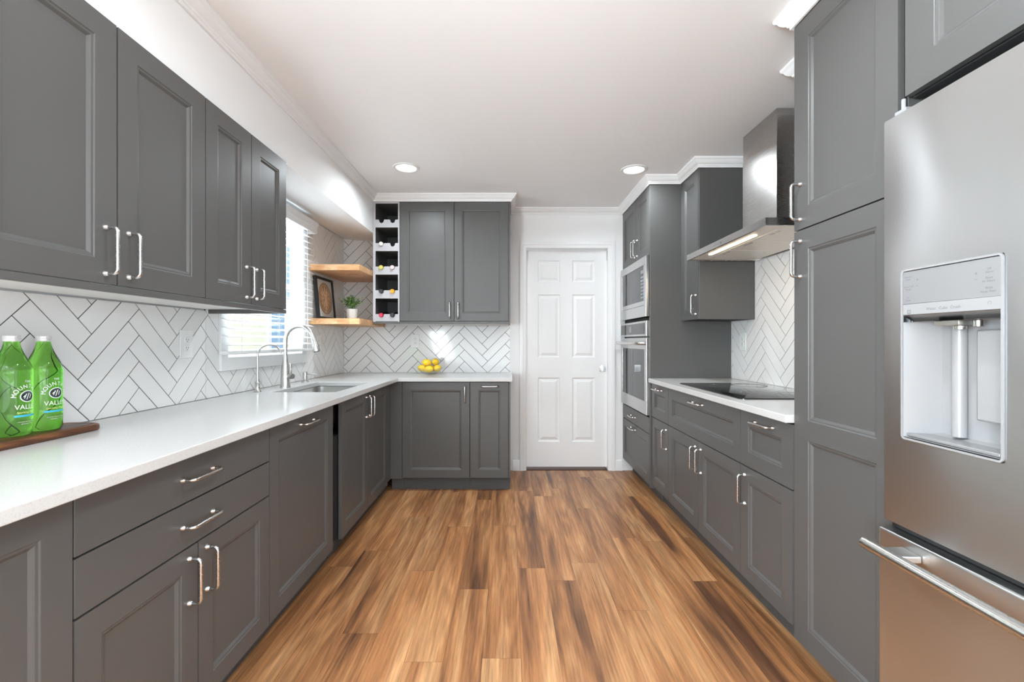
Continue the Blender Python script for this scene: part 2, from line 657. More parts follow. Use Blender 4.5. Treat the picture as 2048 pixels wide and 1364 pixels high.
# ------------------------------------------------------------------ room shell
XL, XR, YB, YF, ZC = -1.517, 1.65, 4.138, -2.60, 2.41
# floor: planks along the room, one mesh, each plank with its own random attribute
rnd = random.Random(7)
fl = MB()
cols = []
PW, PL = 0.1445, 1.215
offs = {-1: 1.687, -2: 2.158, -3: 1.668, 0: 2.357, 1: 2.236, 3: 1.987, 2: 1.20, -4: 2.33, -5: 1.83, 4: 2.72, 5: 1.46}
k0 = int(math.floor((XL - 0.044) / PW)) - 1
k1 = int(math.ceil((XR - 0.044) / PW)) + 1
for k in range(k0, k1):
    x0 = max(0.044 + k * PW, XL - 0.1)
    x1 = min(0.044 + (k + 1) * PW, XR + 0.1)
    if x1 <= x0:
        continue
    off = offs.get(k, rnd.uniform(0, PL)) % PL
    y = YF - 0.1 - (PL - off)
    y = off - PL * 4
    while y < YB + 0.1:
        a, b_ = max(y, YF - 0.1), min(y + PL, YB + 0.12)
        if b_ > a:
            fl.add([(x0, a, 0), (x1, a, 0), (x1, b_, 0), (x0, b_, 0)], [(0, 1, 2, 3)])
            cols.append((rnd.random(), rnd.random(), rnd.random(), 1))
        y += PL
floor = struct('floor', fl, FLOORM, smooth=False)
ca = floor.data.color_attributes.new('plank', 'FLOAT_COLOR', 'CORNER')
for p in floor.data.polygons:
    for li in p.loop_indices:
        ca.data[li].color = cols[p.index]
# seams between planks: darken the floor where a plank meets the next, from the plank layout itself
nt, N, L, b = nodes_of(FLOORM)
old = b.inputs['Base Color'].links[0].from_socket
uvl = floor.data.uv_layers.new(name='edge')
for p in floor.data.polygons:
    vs = [floor.data.vertices[i].co for i in p.vertices]
    w_, h_ = vs[1].x - vs[0].x, vs[2].y - vs[1].y
    for li, uv in zip(p.loop_indices, [(0, 0), (w_, 0), (w_, h_), (0, h_)]):
        uvl.data[li].uv = uv
at2 = N.new('ShaderNodeUVMap')
at2.uv_map = 'edge'
sp = N.new('ShaderNodeSeparateXYZ')
L.new(at2.outputs[0], sp.inputs[0])
mn = N.new('ShaderNodeMath')
mn.operation = 'MINIMUM'
L.new(sp.outputs[0], mn.inputs[0])
L.new(sp.outputs[1], mn.inputs[1])
lt = N.new('ShaderNodeMath')
lt.operation = 'LESS_THAN'
lt.inputs[1].default_value = 0.0016
L.new(mn.outputs[0], lt.inputs[0])
mx = N.new('ShaderNodeMix')
mx.data_type = 'RGBA'
fm = N.new('ShaderNodeMath')
fm.operation = 'MULTIPLY'
fm.inputs[1].default_value = 0.6
L.new(lt.outputs[0], fm.inputs[0])
L.new(fm.outputs[0], mx.inputs[0])
L.new(old, mx.inputs[6])
mx.inputs[7].default_value = (*srgb(74, 46, 30), 1)
L.new(mx.outputs[2], b.inputs['Base Color'])
struct('floor_slab', MB().box(XL - 0.15, XR + 0.15, YF - 0.15, YB + 0.15, -0.12, -0.002), SEAM, smooth=False)

struct('ceiling', MB().box(XL - 0.15, XR + 0.15, YF - 0.15, YB + 0.15, ZC, ZC + 0.12), CEIL, smooth=False)
# left wall with the window opening
WY0, WY1, WZ0, WZ1 = 2.405, 3.275, 1.10, 2.055
wl = MB()
wl.box(XL - 0.15, XL - 0.010, YF - 0.15, -2.15, 0, ZC)
wl.box(XL - 0.075, XL - 0.010, -0.35, WY0, 0, ZC)
wl.box(XL - 0.15, XL - 0.010, -2.15, -0.35, 0, 0.70)
wl.box(XL - 0.15, XL - 0.010, -2.15, -0.35, 1.90, ZC)
wl.box(XL - 0.075, XL - 0.010, WY1, YB + 0.15, 0, ZC)
wl.box(XL - 0.075, XL - 0.010, WY0, WY1, 0, WZ0)
wl.box(XL - 0.075, XL - 0.010, WY0, WY1, WZ1, ZC)
struct('wall_left', wl, WALL, smooth=False)
# soffit over the left cabinets; its underside rises a little towards the wall
so = MB()
sx0, sx1 = XL - 0.009, -1.135
so.add([(sx0, YF, 2.128), (sx1, YF, 2.090), (sx1, YF, ZC - 0.001), (sx0, YF, ZC - 0.001),
        (sx0, YB - 0.003, 2.128), (sx1, YB - 0.003, 2.090), (sx1, YB - 0.003, ZC - 0.001), (sx0, YB - 0.003, ZC - 0.001)],
       [(0, 1, 2, 3), (4, 7, 6, 5), (0, 4, 5, 1), (1, 5, 6, 2), (2, 6, 7, 3), (3, 7, 4, 0)])
struct('wall_soffit', so, WALL, smooth=False)
# back wall with the door opening
DX0, DX1, DZ = 0.150, 0.908, 2.040
wb = MB()
wb.box(XL - 0.008, DX0 - 0.02, YB, YB + 0.14, 0, ZC - 0.001)
wb.box(DX1 + 0.02, XR + 0.15, YB, YB + 0.14, 0, ZC - 0.001)
wb.box(DX0 - 0.02, DX1 + 0.02, YB, YB + 0.14, DZ + 0.02, ZC - 0.001)
struct('wall_back', wb, WALL, smooth=False)
wr_ = MB()
wr_.box(XR + 0.002, XR + 0.15, YF - 0.15, -2.15, 0, ZC - 0.001)
wr_.box(XR + 0.002, XR + 0.15, -0.35, YB - 0.001, 0, ZC - 0.001)
wr_.box(XR + 0.002, XR + 0.15, -2.15, -0.35, 0, 0.70)
wr_.box(XR + 0.002, XR + 0.15, -2.15, -0.35, 1.90, ZC - 0.001)
struct('wall_right', wr_, WALL, smooth=False)
for nm, xa in (('added_window_left', XL - 0.10), ('added_window_right', XR + 0.06)):  # unseen side windows, added behind the camera to carry the fill lamps
    w3 = MB()
    for a, b_, c, d in ((-2.15, -0.35, 0.70, 0.75), (-2.15, -0.35, 1.85, 1.90), (-2.15, -2.10, 0.75, 1.85), (-0.40, -0.35, 0.75, 1.85), (-1.275, -1.225, 0.75, 1.85)):
        w3.box(xa, xa + 0.04, a, b_, c, d)
    w3o = struct(nm, w3, TRIM, bevel=0.003, smooth=False)
    obj('pane', MB().box(xa + 0.018, xa + 0.022, -2.10, -0.40, 0.75, 1.85), PANE, w3o, smooth=False)
# wall behind the camera with a wide window
wf = MB()
wf.box(XL - 0.008, -1.30, YF - 0.14, YF, 0, ZC - 0.001)
wf.box(1.30, XR, YF - 0.14, YF, 0, ZC - 0.001)
wf.box(-1.30, 1.30, YF - 0.14, YF, 0, 0.35)
wf.box(-1.30, 1.30, YF - 0.14, YF, 2.30, ZC - 0.001)
struct('wall_front', wf, WALL, smooth=False)
w2 = MB()
for a, b_, c, d in ((-1.30, 1.30, 0.35, 0.40), (-1.30, 1.30, 2.25, 2.30), (-1.30, -1.25, 0.40, 2.25), (1.25, 1.30, 0.40, 2.25), (-0.03, 0.03, 0.40, 2.25)):
    w2.box(a, b_, YF - 0.09, YF - 0.03, c, d)
win2 = struct('window_2', w2, TRIM, bevel=0.003, smooth=False)
obj('pane', MB().box(-1.25, 1.25, YF - 0.064, YF - 0.06, 0.40, 2.25), PANE, win2, smooth=False)


# crown moulding
def sweep(path, prof, side=1):
    """sweep a profile (offset, z) along an xy path; offset goes to the right of travel"""
    s = MB()
    n = len(path)
    m = len(prof)
    for i in range(n):
        p = Vector(path[i])
        d0 = (p - Vector(path[i - 1])).normalized() if i > 0 else None
        d1 = (Vector(path[i + 1]) - p).normalized() if i < n - 1 else None
        if d0 is None:
            d0 = d1
        if d1 is None:
            d1 = d0
        n0 = Vector((d0.y, -d0.x))
        n1 = Vector((d1.y, -d1.x))
        mi = (n0 + n1)
        mi = mi / max(mi.length_squared, 1e-6) * 2
        for o_, z in prof:
            s.v.append((p.x + mi.x * o_, p.y + mi.y * o_, z))
    for i in range(n - 1):
        for k in range(m):
            k2 = (k + 1) % m
            s.f.append((i * m + k, i * m + k2, (i + 1) * m + k2, (i + 1) * m + k))
    s.f.append(tuple(range(m))[::-1])
    s.f.append(tuple((n - 1) * m + k for k in range(m)))
    return s


zb = 2.350
CR = [(0.001, zb), (0.009, zb), (0.010, zb + 0.010), (0.015, zb + 0.012), (0.017, zb + 0.018), (0.025, zb + 0.022), (0.034, zb + 0.031),
      (0.040, zb + 0.042), (0.046, zb + 0.046), (0.049, zb + 0.050), (0.050, ZC - 0.001), (0.001, ZC - 0.001)]
struct('trim_1', sweep([(-1.135, YF + 0.005), (-1.135, 3.750), (0.012, 3.750), (0.012, YB), (1.045, YB), (1.045, 3.333), (1.2735, 3.333), (1.2735, 3.014), (XR, 3.014), (XR, 2.702)], CR), TRIM, recalc=True, sangle=25)
struct('trim_2', sweep([(XR, 2.340), (XR, 1.985), (1.2735, 1.985), (1.2735, 1.672), (1.058, 1.672), (1.058, 0.262), (XR, 0.262), (XR, YF + 0.005)], CR), TRIM, recalc=True, sangle=25)

# baseboards, door casing, door
BBP = [(0.0, 0.001), (0.014, 0.001), (0.014, 0.075), (0.011, 0.082), (0.010, 0.092), (0.004, 0.098), (0.0, 0.100)]
struct('baseboard_back', sweep([(0.034, YB - 0.001), (0.098, YB - 0.001)], BBP), TRIM, recalc=True)
struct('baseboard_right', sweep([(0.974, YB - 0.001), (1.038, YB - 0.001)], BBP), TRIM, recalc=True)
CSP = [(0.0, 0.0), (0.016, 0.0), (0.018, 0.010), (0.016, 0.030), (0.013, 0.034), (0.012, 0.050), (0.010, 0.054), (0.009, 0.060), (0.0, 0.060)]


def casing(x0, x1, z1, y):
    """mitred casing around an opening: profile (depth towards the room, distance inwards from the outer edge)"""
    s = MB()
    pts = [(x0, 0.001, 1, 0), (x0, z1, 1, -1), (x1, z1, -1, -1), (x1, 0.001, -1, 0)]
    m = len(CSP)
    for x, z, dx, dz in pts:
        for dp, ins in CSP:
            s.v.append((x + dx * ins, y - dp, z + dz * ins))
    for i in range(3):
        for k in range(m):
            k2 = (k + 1) % m
            s.f.append((i * m + k, i * m + k2, (i + 1) * m + k2, (i + 1) * m + k))
    s.f.append(tuple(range(m)))
    s.f.append(tuple(3 * m + k for k in range(m)))
    return s


struct('trim_3', casing(0.0993, 0.973, 2.103, YB - 0.001), TRIM, recalc=True, sangle=25)
jm = MB()
jm.box(0.130, 0.1495, YB + 0.001, YB + 0.13, 0.001, 2.058)
jm.box(0.9085, 0.928, YB + 0.001, YB + 0.13, 0.001, 2.058)
jm.box(0.1495, 0.9085, YB + 0.001, YB + 0.13, 2.0385, 2.058)
struct('trim_4', jm, TRIM, smooth=False)


def six_panel_door(x0, x1, z0, z1, y):
    s = MB()
    cols_ = [(0.267, 0.472), (0.585, 0.796)]
    rows = [(0.257, 0.851), (1.036, 1.621), (1.733, 1.936)]
    xs = [x0, cols_[0][0], cols_[0][1], cols_[1][0], cols_[1][1], x1]
    zs = [z0] + [v for r_ in rows for v in r_] + [z1]
    for i in range(5):
        for j in range(6):
            a, b_, c, d = xs[i], xs[i + 1], zs[j], zs[j + 1]
            if i % 2 == 1 and j % 2 == 1:
                ring_front(s, a, b_, c, d, [(0, 0), (0.006, 0.006), (0.014, 0.0085), (0.020, 0.0085), (0.040, 0.002), (0.042, 0.001)], y)
            else:
                s.add([(a, y, c), (b_, y, c), (b_, y, d), (a, y, d)], [(0, 1, 2, 3)])
    s.add([(x0, y, z0), (x1, y, z0), (x1, y, z1), (x0, y, z1), (x0, y + .035, z0), (x1, y + .035, z0), (x1, y + .035, z1), (x0, y + .035, z1)],
          [(0, 4, 5, 1), (1, 5, 6, 2), (2, 6, 7, 3), (3, 7, 4, 0), (4, 7, 6, 5)])
    return s


door = struct('door_1', six_panel_door(0.1505, 0.9075, 0.026, 2.0300, YB + 0.030), DOORW, smooth=False)
pl = MB().box(0.838, 0.896, YB + 0.0265, YB + 0.0300, 0.905, 0.970)
pull = obj('door_pull', pl, CHROME, door, bevel=0.001, label='square chrome flush pull')
obj('thumb_turn', MB().box(0.862, 0.874, YB + 0.022, YB + 0.0264, 0.918, 0.944), CHROME, pull, bevel=0.001)
struct('floor_threshold', MB().box(0.150, 0.908, YB + 0.002, YB + 0.135, 0.0005, 0.004), SEAM, smooth=False)

# ------------------------------------------------------------------ tile backsplashes: real herringbone tiles over dark grout


def clip_poly(poly, x0, x1, y0, y1):
    def cut(P, f, inter):
        out = []
        for i in range(len(P)):
            a, b_ = P[i - 1], P[i]
            fa, fb = f(a), f(b_)
            if fb >= 0:
                if fa < 0:
                    out.append(inter(a, b_, fa, fb))
                out.append(b_)
            elif fa >= 0:
                out.append(inter(a, b_, fa, fb))
        return out
    it = lambda a, b_, fa, fb: (a[0] + (b_[0] - a[0]) * fa / (fa - fb), a[1] + (b_[1] - a[1]) * fa / (fa - fb))
    for f in (lambda p: p[0] - x0, lambda p: x1 - p[0], lambda p: p[1] - y0, lambda p: y1 - p[1]):
        if not poly:
            break
        poly = cut(poly, f, it)
    return poly


def herringbone(regions, u0, v0, wu, wv, P, th=0.0022, grout=0.0036):
    """regions: rectangles (ua, ub, va, vb) in wall coords; (u0, v0) a vertex at lattice u = 2.828 w; P(u, v, d) -> world"""
    s = MB()
    q = math.sqrt(2)
    ua, ub = min(r_[0] for r_ in regions), max(r_[1] for r_ in regions)
    va, vb = min(r_[2] for r_ in regions), max(r_[3] for r_ in regions)
    cu, cv = wu / q, wv / q
    u_shift = u0 - 4 * cu
    v_shift = v0
    g = grout / 2 / (wu)
    for i in range(-90, 91):
        for j in range(-90, 91):
            k = (i - j) % 8
            if k == 0:
                c = [(i + g, j + g), (i + 4 - g, j + g), (i + 4 - g, j + 1 - g), (i + g, j + 1 - g)]
            elif k == 7:
                c = [(i + g, j + g), (i + 1 - g, j + g), (i + 1 - g, j + 4 - g), (i + g, j + 4 - g)]
            else:
                continue
            pts = [((a - b_) * cu + u_shift, (a + b_) * cv + v_shift) for a, b_ in c]
            if max(p[0] for p in pts) < ua or min(p[0] for p in pts) > ub or max(p[1] for p in pts) < va or min(p[1] for p in pts) > vb:
                continue
            for r_ in regions:
                pp = clip_poly(pts, r_[0], r_[1], r_[2], r_[3])
                if len(pp) < 3:
                    continue
                A = abs(sum(pp[t - 1][0] * pp[t][1] - pp[t][0] * pp[t - 1][1] for t in range(len(pp)))) / 2
                if A < 1e-6:
                    continue
                n_ = len(pp)
                vs = [P(a, b_, 0) for a, b_ in pp] + [P(a, b_, th) for a, b_ in pp]
                fs = [tuple(range(n_, 2 * n_))] + [(t, (t + 1) % n_, n_ + (t + 1) % n_, n_ + t) for t in range(n_)]
                s.add(vs, fs)
    return s


def backsplash(name, label, regions, u0, v0, wu, wv, P, shift=None):
    t = thing(name, label, 'backsplash', P(regions[0][0], regions[0][2], 0))
    o0 = Vector(t.location)
    mbt = herringbone(regions, u0, v0, wu, wv, P)
    mbt.xf(Matrix.Translation(-o0))
    obj('tiles', mbt, TILE, t, smooth=False, recalc=True)
    gm = MB()
    for (a, b_, c, d) in regions:
        p, q_ = P(a, c, -0.0065), P(b_, d, 0.0003)
        gm.box(min(p[0], q_[0]), max(p[0], q_[0]), min(p[1], q_[1]), max(p[1], q_[1]), min(p[2], q_[2]), max(p[2], q_[2]))
    gm.xf(Matrix.Translation(-o0))
    obj('grout', gm, GROUT, t, smooth=False, label='dark grout lines')
    return t


PLt = lambda u, v, d: (XL - 0.0025 + d, u, v)
backsplash('tile_backsplash', 'white herringbone tile backsplash on the left wall around the window', [
    (0.55, 2.250, 0.902, 1.342), (2.252, 2.348, 0.902, 2.120), (2.348, 3.369, 0.902, 1.029), (2.348, 3.369, 2.066, 2.120), (3.369, YB - 0.008, 0.902, 2.120)],
    1.847, 1.2146, 0.0744, 0.0760, PLt)
PBt = lambda u, v, d: (u, YB - 0.0008 - d, v) if d > -0.005 else (u, YB - 0.0006, v)
backsplash('tile_backsplash', 'white herringbone tile backsplash on the back wall behind the lemons', [
    (XL + 0.0005, 0.008, 0.902, 1.331), (XL + 0.0005, -1.136, 1.331, 2.12)], -1.2616, 1.2167, 0.0754, 0.0754, PBt)
PRt = lambda u, v, d: (XR - 0.0005 - d, -u, v) if d > -0.005 else (XR + 0.0015, -u, v)
backsplash('tile_backsplash', 'white herringbone tile backsplash under the range hood', [
    (-3.332, -3.016, 0.916, 1.332), (-3.014, -1.673, 0.916, 2.346)], -2.892, 1.427, 0.0744, 0.0728, PRt)

# ------------------------------------------------------------------ sink window, trim, blind
w1 = MB()
tw = 0.062
for (a, b_, c, d) in ((2.350, WY0 + 0.004, 1.031, 2.064), (WY1 - 0.004, 3.367, 1.031, 2.064), (WY0 + 0.004, WY1 - 0.004, 1.031, WZ0 + 0.004), (WY0 + 0.004, WY1 - 0.004, WZ1 - 0.004, 2.064)):
    w1.box(XL - 0.009, XL + 0.016, a, b_, c, d)
win1 = struct('window_1', w1, TRIM, bevel=0.003, smooth=False)
sa = MB()
for (a, b_, c, d) in ((WY0 + .002, WY0 + .030, WZ0 + .002, WZ1 - .002), (WY1 - .030, WY1 - .002, WZ0 + .002, WZ1 - .002), (WY0 + .030, WY1 - .030, WZ0 + .002, WZ0 + .04), (WY0 + .030, WY1 - .030, WZ1 - .04, WZ1 - .002), (WY0 + .030, WY1 - .030, 1.56, 1.59)):
    sa.box(XL - 0.065, XL - 0.035, a, b_, c, d)
obj('window_frame', sa, TRIM, win1, bevel=0.003, smooth=False)
obj('pane', MB().box(XL - 0.052, XL - 0.048, WY0 + .030, WY1 - .030, WZ0 + .04, WZ1 - .04), PANE, win1, smooth=False)
obj('window_sill', MB().box(XL - 0.033, XL + 0.004, WY0 + 0.002, WY1 - 0.002, WZ0 + 0.0005, WZ0 + 0.012), TRIM, win1, bevel=0.003, smooth=False)

BX0, BX1, BY0, BY1 = XL + 0.021, XL + 0.071, 2.315, 3.345
blind = thing('window_blind', 'white slatted blind lowered over the sink window', 'blind', (BX0, BY0, 1.115))
Mi = Matrix.Translation((-BX0, -BY0, -1.115))
sl = MB()
zz = 1.172
while zz < 1.99:
    st = len(sl.v)
    n_ = 5
    for end in (BY0 + 0.004, BY1 - 0.004):
        for i in range(n_ + 1):
            t_ = i / n_
            xx = (t_ - 0.5) * 0.044
            cz = 0.0022 * (1 - (2 * t_ - 1) ** 2)
            sl.v.append((xx, end, cz + 0.0014))
        for i in range(n_, -1, -1):
            t_ = i / n_
            xx = (t_ - 0.5) * 0.044
            cz = 0.0022 * (1 - (2 * t_ - 1) ** 2)
            sl.v.append((xx, end, cz - 0.0014))
    m_ = 2 * (n_ + 1)
    for i in range(m_):
        i2 = (i + 1) % m_
        sl.f.append((st + i, st + i2, st + m_ + i2, st + m_ + i))
    sl.f.append(tuple(st + i for i in range(m_)))
    sl.f.append(tuple(st + m_ + i for i in range(m_))[::-1])
    Mt = Matrix.Translation(((BX0 + BX1) / 2, 0, zz)) @ Matrix.Rotation(R(15), 4, 'Y')
    sl.xf(Mt, st)
    zz += 0.0435
sl.xf(Mi)
obj('slats', sl, BLIND, blind, recalc=True)
obj('bottom_rail', MB().box(BX0 + 0.002, BX1 - 0.002, BY0 + 0.004, BY1 - 0.004, 1.118, 1.138).xf(Mi), BLIND, blind, bevel=0.004)
obj('headrail', MB().box(BX0, BX1 + 0.004, BY0 + 0.002, BY1 - 0.002, 2.005, 2.060).xf(Mi), BLIND, blind, bevel=0.002)
vp = MB()
prof = [(0, 1.985), (0.008, 1.985), (0.012, 1.995), (0.012, 2.030), (0.020, 2.040), (0.022, 2.066), (0.0, 2.066)]
vp.add([(BX1 + 0.006 + a, BY0 - 0.006, z) for a, z in prof] + [(BX1 + 0.006 + a, BY1 + 0.006, z) for a, z in prof],
       [(i, (i + 1) % 7, 7 + (i + 1) % 7, 7 + i) for i in range(7)] + [tuple(range(7))[::-1], tuple(range(7, 14))])
vp.box(BX0, BX1 + 0.006, BY1 + 0.0005, BY1 + 0.006, 1.985, 2.066)
vp.box(BX0, BX1 + 0.006, BY0 - 0.006, BY0 - 0.0005, 1.985, 2.066)
obj('valance', vp.xf(Mi), BLIND, blind, recalc=True)
for yy in (BY0 + 0.12, (BY0 + BY1) / 2, BY1 - 0.12):
    cd = MB()
    cd.tube([(BX0 - 0.0005, yy, 1.13), (BX0 - 0.0005, yy, 2.01)], 0.0012, 6)
    cd.tube([(BX1 + 0.0005, yy, 1.13), (BX1 + 0.0005, yy, 2.01)], 0.0012, 6)
    obj('ladder_cord', cd.xf(Mi), CORD, blind)

# outside: neighbouring house and ground
nh = thing('neighbor_house', 'cream house with blue-paned window seen through the blind', 'house', (-4.5, 4.5, -0.6))
Mh = Matrix.Translation((4.5, -4.5, 0.6))
obj('wall', MB().box(-5.2, -4.2, 4.5, 13.0, -0.598, 5.0).xf(Mh), CREAM, nh, smooth=False)
for (a, b_, c, d, mm_) in ((7.84, 8.32, 1.02, 1.70, BLUEP), (8.42, 8.74, 1.98, 2.95, BLUEP), (9.8, 10.4, 1.0, 2.2, GREYP)):
    fo = obj('window', MB().box(-4.2, -4.16, a - .06, b_ + .06, c - .06, d + .06).xf(Mh), TRIM, nh, smooth=False)
    obj('pane', MB().box(-4.159, -4.15, a, (a + b_) / 2 - .015, c, d).box(-4.159, -4.15, (a + b_) / 2 + .015, b_, c, d).xf(Mh), mm_, fo, smooth=False)
struct('ground', MB().box(-14, -1.70, -8, 18, -0.72, -0.60), GROUND, smooth=False)

# ------------------------------------------------------------------ base cabinets, left run (front plane x = -0.92)
XD = -0.92
FT = 0.019
zb0, zt = 0.0975, 0.866
LX = XD - FT      # box front plane; door faces reach XD
D = 0.555


def hV(x, ztop):   # vertical handle hanging from a top mount
    return (x, ztop - 0.064, True)


def lcab(label, y0, y1, fronts, **kw):
    return cabinet(label, (LX, y0, 0), FL, y1 - y0, zb0, zt, D, fronts, kick=(zb0, 0.050), **kw)


A0, A1 = 0.555, 0.9506
lcab('charcoal base cabinet with one panelled door at the bottom left corner', A0, A1,
     [(('door', 0, A1 - A0, zb0, zt), dict(handle=hV(0.040, zt - 0.034)))])
B0, B1 = 0.9506, 1.728
wB = B1 - B0
mid = 1.332 - B0
lcab('wide charcoal base cabinet with two flat drawers above two doors', B0, B1, [
    (('drawer', 0, wB, 0.728, zt), dict(flat=True, handle=(mid, 0.797, False))),
    (('drawer', 0, wB, 0.597, 0.728), dict(flat=True, handle=(mid, 0.6625, False))),
    (('door', 0, mid, zb0, 0.597), dict(handle=hV(mid - 0.038, 0.563))),
    (('door', mid, wB, zb0, 0.597), dict(handle=hV(mid + 0.038, 0.563)))])
D0, D1 = 1.728, 2.352
dw = thing('dishwasher', 'panel-front dishwasher with one tall charcoal panel beside the sink cabinet', 'dishwasher', (LX, D0, 0), FL)
obj('appliance_body', MB().box(0.003, D1 - D0 + 0.085, 0.022, 0.54, 0.10, 0.862), DARKGAP, dw)
obj('edge_strip', MB().box(D1 - D0 + 0.060, D1 - D0 + 0.064, 0.010, 0.0215, 0.11, 0.855), SINKM, dw, label='thin bright metal edge strip')
obj('side_filler', MB().box(D1 - D0 + 0.0015, D1 - D0 + 0.059, 0.006, 0.0215, 0.105, 0.862), CAB, dw, smooth=False)
front(dw, 'front_panel', 0, D1 - D0, zb0, zt, stile=0.067, handle=((D1 - D0) / 2 + 0.010, 0.822, False))
obj('toe_kick', MB().box(0.001, D1 - D0 + 0.09, 0.050, 0.065, 0.001, 0.0985), KICK, dw)
S0, S1 = 2.462, 3.412
mid = 2.933 - S0
lcab('charcoal sink base cabinet with a pair of panelled doors', S0, S1, [
    (('door', 0.010, mid, zb0, zt), dict(handle=hV(mid - 0.036, 0.828))),
    (('door', mid, S1 - S0, zb0, zt), dict(handle=hV(mid + 0.034, 0.828)))], body_z1=0.670)
cf = MB()
cf.box(-1.49, -0.940, 3.414, 4.125, 0.098, 0.865)
cf.box(-0.940, -0.937, 3.414, 3.560, 0.098, 0.865)
cf.box(-0.937, -0.847, 3.560, 3.575, 0.098, 0.865)
cf.box(-0.940, -0.847, 3.616, 3.63, 0.001, 0.098)
cf.box(-0.994, -0.985, 3.414, 3.63, 0.001, 0.098)
tag(obj('corner_filler', cf, CAB, smooth=False), 'plain charcoal corner filler between the sink cabinet and back cabinets', 'cabinet filler')

# dashed silver strip under the drawer cabinet and the dishwasher
ss = MB()
y = 1.60
while y < 2.18:
    ss.box(-0.9445, -0.9400, y, y + 0.016, 0.089, 0.0965)
    y += 0.024
seal = thing('seal_strip', 'thin dashed silver and black strip under the dishwasher front', 'strip', (-0.945, 1.60, 0.083))
Ms = Matrix.Translation((0.945, -1.60, -0.083))
obj('foil_dashes', ss.xf(Ms), WPLAST, seal, smooth=False)
obj('backing', MB().box(-0.955, -0.9448, 1.595, 2.185, 0.086, 0.0970).xf(Ms), BLACKP, seal, smooth=False)

# ------------------------------------------------------------------ base cabinets, back run (front plane y = 3.56)
BY = 3.56 + FT


def bcab(label, x0, x1, fronts, **kw):
    return cabinet(label, (x0, BY, 0), FB, x1 - x0, 0.105, zt, 0.53, fronts, kick=(0.105, 0.037), **kw)


bcab('charcoal base cabinet with one wide door under the lemon bowl', -0.846, -0.3097, [(('door', 0, 0.5363, 0.105, zt), dict(handle=hV(0.5363 - 0.038, 0.832)))])
bcab('narrow charcoal pull-out base cabinet at the end of the back counter', -0.3097, 0.0107, [(('door', 0, 0.3067, 0.105, zt), dict(handle=(0.158, 0.832, False)))],
     endpanel=[(0.3075, 0.3204, -0.019, 0.54, 0.105, 0.866)])

# ------------------------------------------------------------------ worktops
def worktop(cells, z0, z1, name, label, ends=None):
    bm = bmesh.new()
    vm = {}

    def V(x, y):
        if (x, y) not in vm:
            vm[(x, y)] = bm.verts.new((x, y, z0))
        return vm[(x, y)]
    xs = sorted({c[0] for c in cells} | {c[1] for c in cells})
    ys = sorted({c[2] for c in cells} | {c[3] for c in cells})
    for i in range(len(xs) - 1):
        for j in range(len(ys) - 1):
            cx, cy = (xs[i] + xs[i + 1]) / 2, (ys[j] + ys[j + 1]) / 2
            if any(c[0] < cx < c[1] and c[2] < cy < c[3] for c in cells):
                bm.faces.new([V(xs[i], ys[j]), V(xs[i], ys[j + 1]), V(xs[i + 1], ys[j + 1]), V(xs[i + 1], ys[j])])
    r_ = bmesh.ops.extrude_face_region(bm, geom=bm.faces[:])
    for v in r_['geom']:
        if isinstance(v, bmesh.types.BMVert):
            v.co.z = z1
    bmesh.ops.recalc_face_normals(bm, faces=bm.faces)
    me = bpy.data.meshes.new(name)
    bm.to_mesh(me)
    bm.free()
    me.materials.append(COUNTER)
    o = bpy.data.objects.new(name, me)
    C.objects.link(o)
    bv = o.modifiers.new('bevel', 'BEVEL')
    bv.width = 0.003
    bv.segments = 3
    bv.limit_method = 'ANGLE'
    bv.angle_limit = R(40)
    return tag(o, label, 'worktop')


SX0, SX1, SY0, SY1 = -1.350, -0.985, 2.55, 3.18
XC, YC, CE = -0.872, 3.532, 0.027
worktop([(XL + 0.001, SX0, 0.555, 4.135), (SX1, XC, 0.555, 4.135), (SX0, SX1, 0.555, SY0), (SX0, SX1, SY1, 4.135), (XC, CE, YC, 4.135)], 0.870, 0.900,
        'quartz_worktop', 'white quartz L-shaped worktop along the left and back walls')
worktop([(1.030, XR - 0.001, 1.676, 3.331)], 0.884, 0.914, 'quartz_worktop', 'white quartz worktop around the black cooktop on the right')

# sink
sk = thing('kitchen_sink', 'undermounted stainless steel sink below the curved faucet', 'sink', ((SX0 + SX1) / 2, (SY0 + SY1) / 2, 0.68))
Mk = Matrix.Translation((-(SX0 + SX1) / 2, -(SY0 + SY1) / 2, -0.68))
s = MB()
rr = 0.05


def rrect(x0, x1, y0, y1, r, z, n=5):
    out = []
    for cx, cy, a0 in ((x1 - r, y0 + r, -90), (x1 - r, y1 - r, 0), (x0 + r, y1 - r, 90), (x0 + r, y0 + r, 180)):
        for i in range(n + 1):
            a = R(a0 + 90 * i / n)
            out.append((cx + r * math.cos(a), cy + r * math.sin(a), z))
    return out


loops = [rrect(SX0 - 0.012, SX1 + 0.012, SY0 - 0.012, SY1 + 0.012, 0.06, 0.8685), rrect(SX0 + 0.001, SX1 - 0.001, SY0 + 0.001, SY1 - 0.001, 0.05, 0.8685),
         rrect(SX0 + 0.003, SX1 - 0.003, SY0 + 0.003, SY1 - 0.003, 0.05, 0.72), rrect(SX0 + 0.022, SX1 - 0.022, SY0 + 0.022, SY1 - 0.022, 0.05, 0.69)]
nn = len(loops[0])
for lp in loops:
    s.v += lp
for i in range(3):
    for k in range(nn):
        s.f.append((i * nn + k, i * nn + (k + 1) % nn, (i + 1) * nn + (k + 1) % nn, (i + 1) * nn + k))
s.f.append(tuple(3 * nn + k for k in range(nn)))
ob = obj('basin', s.xf(Mk), SINKM, sk)
sd = ob.modifiers.new('solid', 'SOLIDIFY')
sd.thickness = 0.0015
sd.offset = 1
